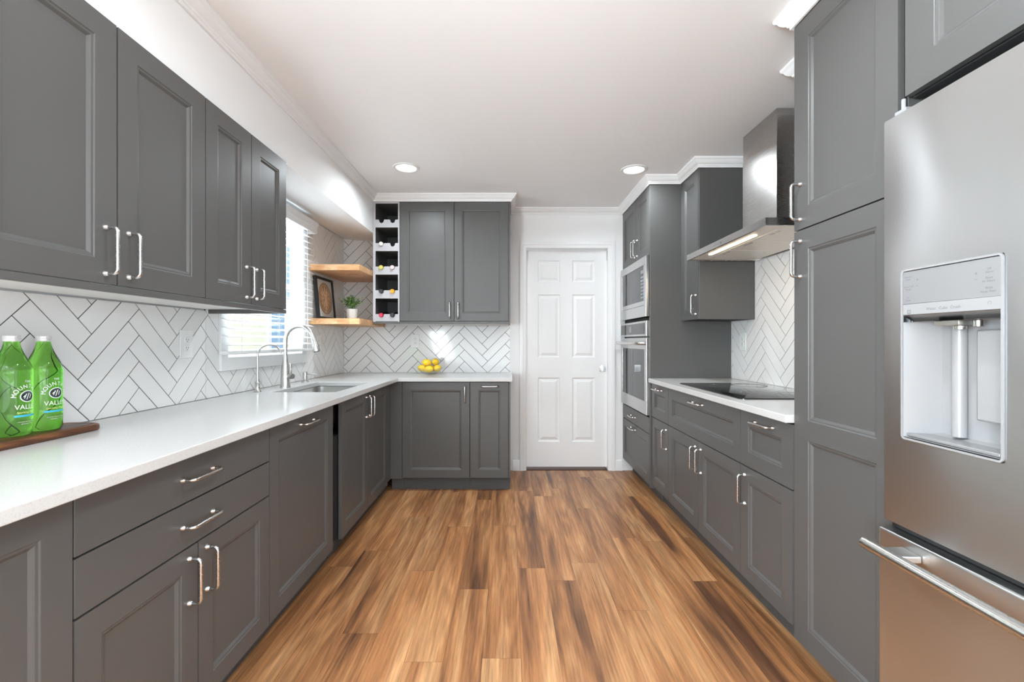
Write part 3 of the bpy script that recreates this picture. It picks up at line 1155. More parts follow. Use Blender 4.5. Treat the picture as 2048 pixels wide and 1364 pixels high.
obj('drain', MB().lathe([(0.045, 0.6905), (0.045, 0.6930), (0.038, 0.6930), (0.032, 0.6912)], c=((SX0 + SX1) / 2, 2.87, 0)).xf(Mk), CHROME, sk)

# ------------------------------------------------------------------ faucets
fa = thing('kitchen_faucet', 'tall brushed nickel gooseneck faucet with pull-down spray head', 'faucet', (-1.395, 2.806, 0.9002))
obj('body', MB().lathe([(0.031, 0), (0.031, 0.004), (0.0285, 0.006), (0.0275, 0.05), (0.024, 0.11), (0.0185, 0.16), (0.0150, 0.198), (0.0150, 0.202)]), BRUSHNI, fa)
pts = [(0, 0, 0.2025), (0, 0, 0.26), (0.001, 0, 0.285)]
rA = 0.088
for i in range(0, 17):
    a = R(180 - i * 10.3)
    pts.append((rA + rA * math.cos(a), 0, 0.290 + rA * math.sin(a) * 1.05))
neck = obj('spout', MB().tube(pts, 0.0125, 16), BRUSHNI, fa)
e = Vector(pts[-1])
d = (Vector(pts[-1]) - Vector(pts[-2])).normalized()
d = Vector((0.26, 0, -1)).normalized()
sh = MB()
sh.tube([e, e + d * 0.006, e + d * 0.010, e + d * 0.05, e + d * 0.085, e + d * 0.092], [0.0135, 0.0135, 0.0140, 0.0185, 0.0225, 0.0215], 20)
sp_ = obj('spray_head', sh, BRUSHNI, fa)
obj('nozzle_face', MB().tube([e + d * 0.0922, e + d * 0.0945], 0.0185, 20), BLACKP, sp_)
lv = MB()
lv.tube([(0.018, 0.004, 0.070), (0.052, -0.012, 0.070)], [0.0165, 0.0165], 18)
lo = obj('lever_hub', lv, BRUSHNI, fa)
lh = MB()
lh.tube([(0.036, -0.006, 0.085), (0.036, -0.006, 0.094), (0.035, -0.006, 0.150)], [0.006, 0.0085, 0.0085], 10)
obj('lever', lh, BRUSHNI, lo)

f2 = thing('filter_faucet', 'small slim filtered-water faucet left of the tall faucet', 'faucet', (-1.430, 2.559, 0.9002))
obj('body', MB().lathe([(0.020, 0), (0.018, 0.004), (0.0135, 0.012), (0.0125, 0.018), (0.0125, 0.046), (0.0135, 0.048), (0.0135, 0.060), (0.006, 0.0605)]), BRUSHNI, f2)
pts = [(0, 0, 0.061), (0, 0, 0.16), (0, 0, 0.205)]
for i in range(1, 17):
    a = R(180 - i * 9.6)
    pts.append((0.068 + 0.068 * math.cos(a), 0.0, 0.205 + 0.064 * math.sin(a)))
pts.append((pts[-1][0] + 0.008, 0, pts[-1][2] - 0.014))
obj('spout', MB().tube(pts, 0.0055, 12), BRUSHNI, f2)
obj('lever', MB().tube([(0.012, -0.002, 0.050), (0.022, -0.004, 0.053), (0.026, -0.005, 0.062)], [0.003, 0.0025, 0.002], 8), BRUSHNI, f2)

sdp = thing('soap_dispenser', 'short brushed nickel soap dispenser pump right of the tall faucet', 'soap dispenser', (-1.451, 3.203, 0.9002))
obj('body', MB().lathe([(0.024, 0), (0.022, 0.005), (0.014, 0.010), (0.012, 0.016), (0.0165, 0.020), (0.0165, 0.068), (0.012, 0.071)]), BRUSHNI, sdp)
obj('nozzle', MB().tube([(0.014, 0, 0.056), (0.035, 0, 0.053), (0.07, 0, 0.054), (0.083, 0, 0.049)], [0.005, 0.0045, 0.0035, 0.003], 10), BRUSHNI, sdp)

# ------------------------------------------------------------------ upper cabinets, left run (front plane x = -1.114)
UX = -1.114 - FT
uz0, uz1 = 1.346, 2.087
UD = 1.505 - 1.133


def ucab(label, y0, ym, y1, **kw):
    w = y1 - y0
    m_ = ym - y0
    return cabinet(label, (UX, y0, 0), FL, w, uz0, uz1, UD, [
        (('door', 0, m_, uz0, uz1), dict(handle=(m_ - 0.038, 1.440, True), stile=0.067)),
        (('door', m_, w, uz0, uz1), dict(handle=(m_ + 0.038, 1.440, True), stile=0.067))],
        name='wall_cabinet', under=WBOX, body_z0=1.352, rail=(1.327, 1.3455), **kw)


ucab('large charcoal wall cabinet at the top left corner, two wide doors', 0.908, 1.280, 1.652)
t = ucab('narrower charcoal wall cabinet beside the sink window, two doors', 1.652, 1.947, 2.251,
         endpanel=[(0.5995, 0.612, 0.0005, UD, 1.327, 2.087)])

# ------------------------------------------------------------------ upper cabinets, back run (front plane y = 3.75)
UY = 3.75 + FT
bw = cabinet('charcoal wall cabinet with two tall doors on the back wall', (-0.912, UY, 0), FB, 0.922, 1.354, 2.349, 0.360, [
    (('door', 0, 0.4545, 1.354, 2.349), dict(handle=(0.4545 - 0.034, 1.446, True))),
    (('door', 0.4545, 0.909, 1.354, 2.349), dict(handle=(0.4545 + 0.036, 1.446, True)))],
    name='wall_cabinet', endpanel=[(0.9095, 0.922, -0.019, 0.360, 1.334, 2.349)], rail=None)
obj('light_rail', MB().box(0.0, 0.909, -0.017, 0.0, 1.334, 1.353), CAB, bw, bevel=0.001, smooth=False)

wr = thing('wine_rack', 'open wine rack with five cells and scalloped lips beside the shelves', 'wine rack', (-1.1335, 3.752, 1.334))
rx0, rx1 = 0.0, 0.2205
ix0, ix1 = 0.0205, 0.2095
Zr = lambda z: z - 1.334
fr_ = MB()
fr_.box(rx0, ix0, 0, 0.372, Zr(1.350), Zr(2.349))
fr_.box(ix1, rx1, 0, 0.372, Zr(1.350), Zr(2.349))
fr_.box(ix0, ix1, 0, 0.372, Zr(2.335), Zr(2.349))
fr_.box(ix0, ix1, 0, 0.372, Zr(1.350), Zr(1.360))
obj('frame', fr_, CAB, wr, smooth=False)
face = MB()
face.box(rx0 + 0.001, ix0 + 0.0005, -0.003, -0.0003, Zr(1.350), Zr(2.349))
face.box(ix1 - 0.0005, rx1, -0.003, -0.0003, Zr(1.350), Zr(2.349))
face.box(ix0, ix1, -0.003, -0.0003, Zr(2.336), Zr(2.349))
obj('face_trim', face, RACKG, wr, smooth=False, label='light grey front edges')
obj('back_panel', MB().box(ix0, ix1, 0.364, 0.371, Zr(1.361), Zr(2.334)), CAB, wr, smooth=False)
obj('light_rail', MB().box(0, rx1, -0.003, 0.012, 0.0, 0.0155), CAB, wr, smooth=False)
lips = [(2.137, 2.202), (1.940, 2.006), (1.744, 1.811), (1.545, 1.613), (1.355, 1.4146)]
NX = (-1.063, -0.970)
for (a, b_) in lips:
    if a > 1.36:
        obj('shelf', MB().box(ix0, ix1, 0.010, 0.363, Zr(a), Zr(a + 0.010)), CAB, wr, smooth=False)
    pts = [(ix0, Zr(a)), (ix1, Zr(a)), (ix1, Zr(b_))]
    for nx in (NX[1], NX[0]):
        c0 = nx + 1.1335
        pts.append((c0 + 0.0225, Zr(b_)))
        for i in range(0, 9):
            an = R(0 - i * 22.5)
            pts.append((c0 + 0.0195 * math.cos(an), Zr(b_) - 0.009 + 0.0195 * math.sin(an)))
        pts.append((c0 - 0.0225, Zr(b_)))
    pts.append((ix0, Zr(b_)))
    n_ = len(pts)
    mm_ = MB()
    bm = bmesh.new()
    vv = [bm.verts.new((p[0], -0.002, p[1])) for p in pts]
    f_ = bm.faces.new(vv)
    r_ = bmesh.ops.extrude_face_region(bm, geom=[f_])
    for v in r_['geom']:
        if isinstance(v, bmesh.types.BMVert):
            v.co.y = 0.0095
    bmesh.ops.recalc_face_normals(bm, faces=bm.faces)
    me = bpy.data.meshes.new('scalloped_lip')
    bm.to_mesh(me)
    bm.free()
    me.materials.append(RACKG)
    o = bpy.data.objects.new('scalloped_lip', me)
    C.objects.link(o)
    o.parent = wr
    o['label'] = 'light grey lip with two round notches'


def wine_bottle(label, nx, lip, cap, dy=0.0):
    t = thing('wine_bottle', label, 'wine bottle', (nx, 3.752 - 0.012 + dy, lip[1] - 0.0095))
    t['group'] = 'wine bottles in the rack'
    b_ = MB().lathe([(0.0160, 0.056), (0.0160, 0.085), (0.018, 0.10), (0.030, 0.125), (0.0355, 0.145), (0.0355, 0.285), (0.031, 0.292)], axis='Y', seg=24)
    obj('glass', b_, WINEGL, t)
    obj('foil_cap', MB().lathe([(0.0150, -0.010), (0.0175, -0.008), (0.0178, 0.012), (0.0165, 0.0555)], axis='Y', seg=24), CAPCOL[cap], t)


WB = [(0, 1, 'white', 'wine bottle with white cap in the second rack cell from the top', 0),
      (0, 2, 'yellow', 'wine bottle with yellow-green cap, left side of the third rack cell', 0),
      (1, 2, 'pink', 'wine bottle with white and red cap, right side of the third cell', 0),
      (0, 3, 'black', 'wine bottle with black cap beside the orange-capped one', 0),
      (1, 3, 'orange', 'wine bottle with an orange cap in the fourth rack cell', 0),
      (0, 4, 'red', 'wine bottle with a red cap in the lowest rack cell', 0),
      (1, 4, 'black', 'wine bottle with black cap beside the red-capped one at rack bottom', 0)]
for side, row, cap, lab, dy in WB:
    wine_bottle(lab, NX[side], lips[row], cap, dy)
# glass set back in the top cell
tg = thing('wine_glass', 'small clear glass lying far back in the top rack cell', 'glass', (-1.035, 3.86, 2.1475))
obj('bowl', MB().lathe([(0.012, 0.0), (0.026, 0.016), (0.028, 0.034), (0.025, 0.052), (0.0235, 0.052), (0.026, 0.034), (0.024, 0.018), (0.010, 0.004)], seg=20), CLEARGL, tg)

# ------------------------------------------------------------------ floating shelves and what stands on them


def shelf(label, z0, z1):
    s = MB()
    cols_ = []
    x0, x1, y0, y1 = XL + 0.001, -1.1365, 3.42, YB - 0.0045
    nst = 8
    rn = random.Random(int(z0 * 100))
    bm = bmesh.new()
    o = obj('floating_shelf', MB().box(x0, x1, y0, y1, z0, z1), SHELFW, None, bevel=0.002, smooth=False)
    # stave attribute
    me = o.data
    bm.from_mesh(me)
    for k in range(1, nst):
        yy = y0 + (y1 - y0) * k / nst
        bmesh.ops.bisect_plane(bm, geom=bm.verts[:] + bm.edges[:] + bm.faces[:], plane_co=(0, yy, 0), plane_no=(0, 1, 0))
    for k in range(1, 4):
        xx = x0 + (x1 - x0) * (k / 4 + 0.05)
        bmesh.ops.bisect_plane(bm, geom=bm.verts[:] + bm.edges[:] + bm.faces[:], plane_co=(xx, 0, 0), plane_no=(1, 0, 0))
    bm.to_mesh(me)
    bm.free()
    ca_ = me.color_attributes.new('plank', 'FLOAT_COLOR', 'CORNER')
    seed = {}
    for p in me.polygons:
        key = (int((p.center.y - y0) / (y1 - y0) * nst - 1e-4), int((p.center.x - x0) / (x1 - x0 + .001) * 4))
        if key not in seed:
            seed[key] = (rn.random(), rn.random(), rn.random(), 1)
        for li in p.loop_indices:
            ca_.data[li].color = seed[key]
    return tag(o, label, 'shelf', 'oak floating shelves in the corner')


shelf('upper butcher-block floating shelf in the corner, empty', 1.729, 1.774)
shelf('lower butcher-block floating shelf holding the picture and plant', 1.318, 1.363)

# picture leaning against the left wall
pc = thing('framed_picture', 'black framed round carved wood art leaning on the lower shelf', 'picture', (-1.482, 3.64, 1.3635))
pc.rotation_euler = (0, R(-5.2), 0)
W2, H_ = 0.168, 0.335
fm_ = MB()
for (a, b_, c, d) in ((-W2, W2, 0, 0.018), (-W2, W2, H_ - 0.018, H_), (-W2, -W2 + 0.018, 0.018, H_ - 0.018), (W2 - 0.018, W2, 0.018, H_ - 0.018)):
    fm_.box(-0.003, 0.022, a, b_, c, d)
obj('frame', fm_, FRAMEB, pc, bevel=0.001)
obj('mat_board', MB().box(0.0, 0.010, -W2 + 0.0185, W2 - 0.0185, 0.0185, H_ - 0.0185), MATBD, pc, smooth=False)
md = MB().lathe([(0.127, 0.0101), (0.127, 0.0135), (0.118, 0.0140), (0.116, 0.0125)], axis='X', seg=48, c=(0, 0, H_ / 2))
med = obj('medallion', md, CARVED, pc, recalc=True)
cv = MB()
for a in range(0, 360, 30):
    an = R(a)
    r0, r1 = (0.018, 0.075) if a % 60 == 0 else (0.05, 0.09)
    p0 = Vector((0.0128, math.cos(an) * r0, H_ / 2 + math.sin(an) * r0))
    p1 = Vector((0.0128, math.cos(an) * r1, H_ / 2 + math.sin(an) * r1))
    cv.tube([p0, (p0 + p1) / 2, p1], [0.002, 0.006 if a % 60 == 0 else 0.004, 0.001], 6)
for sg in (1, -1):
    cv.tube([(0.0130, -0.045 * sg, H_ / 2 - 0.06), (0.0130, 0.045 * sg, H_ / 2 + 0.06)], 0.004, 6)
obj('carved_relief', cv, CARVEDL, med)
cl_ = MB()
for rr_ in (0.100, 0.118, 0.126):
    cl_.tube([(0.0137, rr_ * math.cos(2 * PI * i / 40), H_ / 2 + rr_ * math.sin(2 * PI * i / 40)) for i in range(41)], 0.0012, 5)
for a in range(15, 375, 30):
    an = R(a)
    cl_.tube([(0.0130, math.cos(an + .12) * 0.06, H_ / 2 + math.sin(an + .12) * 0.06), (0.0130, math.cos(an) * 0.098, H_ / 2 + math.sin(an) * 0.098)], 0.0015, 5)
obj('carved_lines', cl_, CARVEDK, med)

# potted plant
pp = thing('potted_plant', 'small leafy green plant in a white pot on lower shelf', 'plant', (-1.298, 3.72, 1.3635))
obj('pot', MB().lathe([(0.036, 0), (0.038, 0.003), (0.0445, 0.088), (0.0445, 0.090), (0.0405, 0.090), (0.038, 0.078)], seg=32), POTM, pp)
obj('soil', MB().lathe([(0.0, 0.080), (0.0375, 0.080), (0.0375, 0.0775), (0.0, 0.0775)], seg=24, caps=False), SOIL, pp)
rn = random.Random(3)
lf, st_ = MB(), MB()
lc = []
for i in range(46):
    az = rn.uniform(0, 2 * PI)
    sp2 = rn.uniform(0.15, 1.0)
    top = Vector((math.cos(az) * 0.116 * sp2, math.sin(az) * 0.116 * sp2, 0.09 + rn.uniform(0.050, 0.130) * (1.15 - 0.55 * sp2)))
    base = Vector((math.cos(az) * 0.016 * sp2, math.sin(az) * 0.016 * sp2, 0.078))
    midp = (base + top) / 2 + Vector((0, 0, 0.022))
    st_.tube([base, midp, top], [0.0011, 0.0009, 0.0006], 5)
    for j in range(10):
        t_ = 0.35 + 0.65 * j / 9
        p = base.lerp(midp, min(1, t_ * 2)) if t_ < 0.5 else midp.lerp(top, t_ * 2 - 1)
        dr = Vector((rn.uniform(-1, 1), rn.uniform(-1, 1), rn.uniform(-0.35, 0.9))).normalized()
        sd_ = dr.cross(Vector((rn.uniform(-.4, .4), rn.uniform(-.4, .4), 1))).normalized()
        ln = rn.uniform(0.012, 0.024)
        wd = ln * 0.30
        up_ = sd_.cross(dr).normalized() * ln * 0.10
        q_ = [p, p + dr * ln * 0.35 + sd_ * wd + up_, p + dr * ln * 0.8 + sd_ * wd * .7, p + dr * ln - up_, p + dr * ln * 0.8 - sd_ * wd * .7, p + dr * ln * 0.35 - sd_ * wd + up_]
        lf.add(q_, [(0, 1, 2, 3), (0, 3, 4, 5)])
        c_ = rn.choice([(0.07, 0.22, 0.035), (0.12, 0.32, 0.05), (0.05, 0.15, 0.03), (0.20, 0.38, 0.09), (0.42, 0.50, 0.22), (0.09, 0.26, 0.05), (0.16, 0.15, 0.12)])
        lc += [c_, c_]
lo_ = obj('foliage', lf, LEAFM, pp, smooth=False)
ca_ = lo_.data.color_attributes.new('leafcol', 'FLOAT_COLOR', 'CORNER')
for p in lo_.data.polygons:
    for li in p.loop_indices:
        ca_.data[li].color = (*lc[p.index], 1)
obj('stems', st_, STEMM, pp)

# ------------------------------------------------------------------ lemons in a glass bowl
bx, by_, bz = -0.69, 3.93, 0.9003
bo = thing('glass_bowl', 'clear shallow glass bowl full of lemons on back counter', 'bowl', (bx, by_, bz))
obj('bowl', MB().lathe([(0.0, 0.0), (0.045, 0.0), (0.050, 0.002), (0.075, 0.018), (0.100, 0.046), (0.112, 0.056), (0.111, 0.058), (0.097, 0.048), (0.072, 0.021), (0.048, 0.0045), (0.0, 0.004)], seg=40, caps=False), CLEARGL, bo)
LR = 0.0300


def lemon(label, x, y, z, rot, sc=1.0):
    t = thing('lemon', label, 'lemon', (x, y, z), 0, 'lemons in the glass bowl')
    t.rotation_euler = rot
    pr = []
    for i in range(15):
        a = -PI / 2 + PI * i / 14
        hgt = math.sin(a) * 0.0385 * sc
        r_ = math.cos(a) ** 0.92 * LR * sc if 0 < i < 14 else 0.0012
        if i in (1, 13):
            r_ = 0.0075 * sc
            hgt *= 1.02
        if i in (0, 14):
            hgt *= 1.10
            r_ = 0.0035
        pr.append((r_, hgt))
    s_ = MB().lathe(pr, axis='X', seg=24)
    obj('peel', s_, LEMON, t, recalc=True, sangle=80)
    obj('tip', MB().sphere((0.0425 * sc, 0, 0), 0.0026, 8, 6), LEMTIP, t)


lemon('lemon at the left of the bowl, lower layer', bx - 0.066, by_ - 0.004, bz + 0.052, (0, R(12), R(15)))
lemon('lemon at the front middle of the bowl, lower layer', bx + 0.000, by_ - 0.055, bz + 0.047, (R(10), R(-8), R(-20)))
lemon('lemon at the right of the bowl, lower layer', bx + 0.066, by_ - 0.008, bz + 0.052, (0, R(-12), R(60)))
lemon('lemon at the back of the bowl, mostly hidden by others', bx + 0.000, by_ + 0.056, bz + 0.047, (0, R(5), R(10)))
lemon('upper left lemon on top of the pile', bx - 0.026, by_ - 0.014, bz + 0.103, (0, R(5), R(15)))
lemon('upper right lemon on top of the pile', bx + 0.046, by_ + 0.014, bz + 0.108, (R(5), R(4), R(85)))

# ------------------------------------------------------------------ walnut board and bottles
brd = MB()
ox0, ox1, oy0, oy1 = -1.487, -1.335, 0.86, 1.495
loops = [rrect(ox0 + .003, ox1 - .003, oy0 + .003, oy1 - .003, 0.040, 0.9003, 8), rrect(ox0, ox1, oy0, oy1, 0.045, 0.904, 8), rrect(ox0, ox1, oy0, oy1, 0.045, 0.917, 8),
         rrect(ox0 + .003, ox1 - .003, oy0 + .003, oy1 - .003, 0.042, 0.9203, 8),
         rrect(ox0 + .012, ox1 - .012, oy0 + .012, oy1 - .012, 0.036, 0.9203, 8), rrect(ox0 + .014, ox1 - .014, oy0 + .014, oy1 - .014, 0.035, 0.9185, 8),
         rrect(ox0 + .017, ox1 - .017, oy0 + .017, oy1 - .017, 0.033, 0.9185, 8), rrect(ox0 + .019, ox1 - .019, oy0 + .019, oy1 - .019, 0.032, 0.9203, 8)]
nn = len(loops[0])
for lp in loops:
    brd.v += lp
for i in range(len(loops) - 1):
    for k in range(nn):
        brd.f.append((i * nn + k, i * nn + (k + 1) % nn, (i + 1) * nn + (k + 1) % nn, (i + 1) * nn + k))
brd.f.append(tuple(range(nn))[::-1])
brd.f.append(tuple((len(loops) - 1) * nn + k for k in range(nn)))
tag(obj('serving_board', brd, WALNUT, recalc=True, sangle=50), 'dark walnut serving board with rounded corners under the green bottles', 'board')


def text_mesh(txt, size):
    cu = bpy.data.curves.new('t', 'FONT')
    cu.body = txt
    cu.size = size
    cu.align_x = 'CENTER'
    cu.resolution_u = 3
    o = bpy.data.objects.new('t', cu)
    C.objects.link(o)
    dg = bpy.context.evaluated_depsgraph_get()
    me = bpy.data.meshes.new_from_object(o.evaluated_get(dg))
    vs = [tuple(v.co) for v in me.vertices]
    fs = [tuple(p.vertices) for p in me.polygons]
    bpy.data.objects.remove(o, do_unlink=True)
    bpy.data.meshes.remove(me)
    return vs, fs


def cyl_text(s, txt, size, r, u0, z0, rot=0.0, bold=0.0, wide=1.0, italic=0.0):
    vs, fs = text_mesh(txt, size)
    out = []
    for (x, y, _) in vs:
        x = x * wide + y * italic
        xr = x * math.cos(rot) - y * math.sin(rot) + u0
        yr = x * math.sin(rot) + y * math.cos(rot) + z0
        a = xr / r
        out.append((r * math.cos(a), r * math.sin(a), yr))
    s.add(out, fs)


def cyl_band(s, r, u0, u1, z0, z1, n=14):
    vs, fs = [], []
    for i in range(n + 1):
        a = (u0 + (u1 - u0) * i / n) / r
        vs += [(r * math.cos(a), r * math.sin(a), z0), (r * math.cos(a), r * math.sin(a), z1)]
    for i in range(n):
        fs.append((2 * i, 2 * i + 2, 2 * i + 3, 2 * i + 1))
    s.add(vs, fs)


def cyl_disc(s, r, ru, rz_, zc, inner=0.0, n=28):
    vs, fs = [], []
    for i in range(n):
        a = 2 * PI * i / n
        for q_ in (1.0, inner):
            u = ru * math.cos(a) * q_
            vs.append((r * math.cos(u / r), r * math.sin(u / r), zc + rz_ * math.sin(a) * q_))
    for i in range(n):
        j = (i + 1) % n
        fs.append((2 * i, 2 * j, 2 * j + 1, 2 * i + 1))
    s.add(vs, fs)


def water_bottle(label, x, y, ang):
    t = thing('water_bottle', label, 'bottle', (x, y, 0.9206), ang, 'green glass water bottles')
    prof_ = [(0.0, 0.003), (0.030, 0.003), (0.035, 0.0), (0.039, 0.002), (0.0425, 0.010), (0.0428, 0.060), (0.0428, 0.150), (0.0428, 0.176), (0.0432, 0.180), (0.0428, 0.185),
             (0.0410, 0.195), (0.0365, 0.208), (0.0300, 0.222), (0.0240, 0.236), (0.0195, 0.249), (0.0170, 0.260), (0.0162, 0.266), (0.0162, 0.270), (0.0, 0.270)]
    obj('glass', MB().lathe(prof_, seg=48, caps=False), GREENGL, t, sangle=60)
    obj('cap', MB().lathe([(0.0178, 0.268), (0.0190, 0.270), (0.0190, 0.276), (0.0183, 0.277), (0.0188, 0.283), (0.0175, 0.285), (0.0, 0.285)], seg=32), CAPM, t)
    r_ = 0.0432
    s_ = MB()
    zc = 0.112
    word = 'MOUNTAIN'
    for i, ch in enumerate(word):
        an = R(82 - i * 164 / 7)
        rad = 0.0245
        cyl_text(s_, ch, 0.0155, r_, -rad * math.sin(an) * 1.05, zc - 0.001 + rad * math.cos(an), an, wide=0.95)
    cyl_text(s_, 'THE', 0.0085, r_, 0, zc + 0.0395)
    cyl_text(s_, 'VALLEY', 0.0185, r_, 0, zc - 0.036, wide=0.95)
    cyl_text(s_, 'FOUNDED 1871 HOT SPRINGS', 0.0034, r_, 0, zc - 0.073)
    cyl_text(s_, 'ARKANSAS  1 LITER', 0.0036, r_, 0, zc - 0.079)
    cyl_disc(s_, r_, 0.0190, 0.0165, zc, 0.88)
    obj('white_lettering', s_, LABW, t, smooth=False)
    s2 = MB()
    cyl_disc(s2, r_, 0.0166, 0.0143, zc, 0.0)
    pic = obj('medallion_print', s2, LABK, t, smooth=False, label='dark round mountain engraving')
    s3 = MB()
    for (a, b_, c, d_) in ((-0.010, -0.006, -0.003, 0.007), (-0.004, -0.009, 0.004, 0.009), (0.004, -0.006, 0.009, 0.005), (-0.012, -0.002, -0.007, 0.003)):
        st2 = [(a, b_), (a + 0.002, b_), (c + 0.001, d_), (c - 0.002, d_)]
        s3.add([((r_ + .0003) * math.cos(u / r_), (r_ + .0003) * math.sin(u / r_), zc + v) for u, v in st2], [(0, 1, 2, 3)])
    obj('engraving_lines', s3, LABW, pic, smooth=False)
    s4 = MB()
    cyl_band(s4, r_, -0.030, 0.030, zc - 0.0575, zc - 0.0520)
    obj('blue_stripe', s4, LABB, t, smooth=False)
    s5 = MB()
    cyl_text(s5, 'Sparkling Water', 0.0078, r_, 0, zc - 0.0475, italic=0.25)
    obj('script_lettering', s5, LABY, t, smooth=False)


water_bottle('green glass water bottle at the left edge, nearer the camera', -1.418, 1.283, R(4))
water_bottle('green glass water bottle standing right of the nearer one', -1.420, 1.373, R(-4))

# ------------------------------------------------------------------ outlets


def outlet(label, loc, rz, w=0.075, h=0.122, switch=False):
    t = thing('wall_outlet', label, 'outlet', loc, rz)
    pl_ = obj('cover_plate', MB().box(-w / 2, w / 2, -0.005, 0, -h / 2, h / 2), WPLAST, t, bevel=0.003)
    for sg in (-1, 1):
        rc = MB()
        zc = sg * 0.0195
        rc.box(-0.0165, 0.0165, -0.0075, -0.0051, zc - 0.0135, zc + 0.0135)
        ro = obj('receptacle', rc, WPLAST, t, bevel=0.002)
        sl_ = MB()
        sl_.box(-0.0075, -0.0055, -0.0080, -0.0076, zc - 0.001, zc + 0.007)
        sl_.box(0.0055, 0.0075, -0.0080, -0.0076, zc - 0.001, zc + 0.006)
        sl_.tube([(0, -0.0076, zc - 0.007), (0, -0.0080, zc - 0.007)], 0.0022, 8)
        obj('slots', sl_, BLACKP, ro, smooth=False)


outlet('white wall outlet on the left backsplash near the window', (XL + 0.0005, 2.111, 1.175), FL, w=0.086, h=0.132)
outlet('white wall outlet in the left corner under the lower shelf', (XL + 0.0005, 3.58, 1.175), FL)
outlet('white wall outlet on back backsplash above the lemon bowl', (-0.862, YB - 0.0032, 1.189), FB, w=0.078)
outlet('white wall outlet on right backsplash under the small wall cabinet', (XR - 0.003, 3.165, 1.185), FR, w=0.082, h=0.128)

# ------------------------------------------------------------------ right run base cabinets (front plane x = 1.055)
RX = 1.055 + FT
rz0, rzt = 0.128, 0.880


def rcab(label, yfar, ynear, fronts, **kw):
    return cabinet(label, (RX, yfar, 0), FR, yfar - ynear, rz0, rzt, 0.56, fronts, kick=(rz0, 0.072), **kw)


# local x runs from the far end towards the camera
W1 = 3.333 - 2.980
rcab('narrow charcoal base cabinet with drawer and door beside the oven', 3.333, 2.980, [
    (('drawer', 0, W1, 0.633, rzt), dict(handle=(W1 / 2 - 0.015, 0.8455, False))),
    (('door', 0, W1, rz0, 0.633), dict(handle=hV(W1 - 0.038, 0.592)))])
W2_ = 2.980 - 2.051
m2_ = 2.980 - 2.508
rcab('wide charcoal base cabinet below the cooktop, one drawer, two doors', 2.980, 2.051, [
    (('drawer', 0, W2_, 0.633, rzt), dict(handle=(W2_ / 2, 0.8400, False))),
    (('door', 0, m2_, rz0, 0.633), dict(handle=hV(m2_ - 0.038, 0.592))),
    (('door', m2_, W2_, rz0, 0.633), dict(handle=hV(m2_ + 0.036, 0.592)))])
W3 = 2.051 - 1.674
rcab('charcoal base cabinet with drawer and door beside the tall pantry', 2.051, 1.674, [
    (('drawer', 0, W3, 0.633, rzt), dict(handle=(W3 / 2, 0.8425, False))),
    (('door', 0, W3, rz0, 0.633), dict(handle=hV(0.040, 0.592)))])

# cooktop
ck = thing('cooktop', 'black glass cooktop set in the right worktop', 'cooktop', (1.34, 2.517, 0.9142))
c0 = MB()
loops = [rrect(-0.245, 0.255, -0.394, 0.394, 0.03, 0.0, 5), rrect(-0.245, 0.255, -0.394, 0.394, 0.03, 0.004, 5), rrect(-0.243, 0.253, -0.392, 0.392, 0.03, 0.005, 5)]
nn = len(loops[0])
for lp in loops:
    c0.v += lp
for i in range(2):
    for k in range(nn):
        c0.f.append((i * nn + k, i * nn + (k + 1) % nn, (i + 1) * nn + (k + 1) % nn, (i + 1) * nn + k))
c0.f.append(tuple(range(nn))[::-1])
c0.f.append(tuple(2 * nn + k for k in range(nn)))
obj('glass_top', c0, BLACKGL, ck, recalc=True)
RINGM = mat('grey_burner_ring_print', (0.10, 0.10, 0.10), 0.2)
for (a, b_, r_) in ((0.13, 0.24, 0.10), (0.13, -0.22, 0.085), (-0.09, 0.24, 0.075), (-0.08, -0.20, 0.11)):
    obj('burner_ring', MB().lathe([(r_, 0.00505), (r_, 0.0053), (r_ - 0.0025, 0.0053), (r_ - 0.0025, 0.00505)], c=(a, b_, 0), seg=40, caps=False), RINGM, ck)

# ------------------------------------------------------------------ tall oven tower
TY0, TY1 = 3.335, 4.134
TX = 1.045 + FT
TW = TY1 - TY0
tw_ = thing('oven_cabinet', 'tall charcoal cabinet housing the microwave and wall oven', 'cabinet', (TX, TY1, 0), FR)
bd = MB()
dd = 0.58
bd.box(0.0, 0.018, 0.001, dd, 0.10, 2.349)
bd.box(TW - 0.018, TW - 0.016, 0.001, dd, 0.10, 2.349)
bd.box(0.018, TW - 0.018, 0.001, dd, 0.10, 0.630)
bd.box(0.018, TW - 0.018, 0.001, dd, 1.832, 2.349)
bd.box(0.018, TW - 0.018, 0.001, dd, 1.346, 1.372)
bd.box(0.018, TW - 0.018, dd - 0.01, dd, 0.630, 1.832)
obj('cabinet_body', bd, DARKGAP, tw_, smooth=False)
obj('end_panel', MB().box(TW - 0.0155, TW, -0.019, dd, 0.100, 2.349).box(TW - 0.0155, TW, 0.072, dd, 0.001, 0.0998), CAB, tw_, bevel=0.001, smooth=False)
obj('toe_kick', MB().box(0.0, TW - 0.017, 0.072, 0.087, 0.001, 0.099), KICK, tw_, smooth=False)
tm = TY1 - 3.705
front(tw_, 'door', 0, tm, 1.832, 2.349, handle=(tm - 0.036, 1.945, True))
front(tw_, 'door', tm, TW - 0.017, 1.832, 2.349, handle=(tm + 0.036, 1.945, True))
front(tw_, 'drawer', 0, TW - 0.017, 0.4945, 0.619, flat=True, handle=(TW / 2 - 0.05, 0.555, False))
front(tw_, 'drawer', 0, TW - 0.017, 0.115, 0.4945, handle=(TW / 2 - 0.05, 0.452, False))

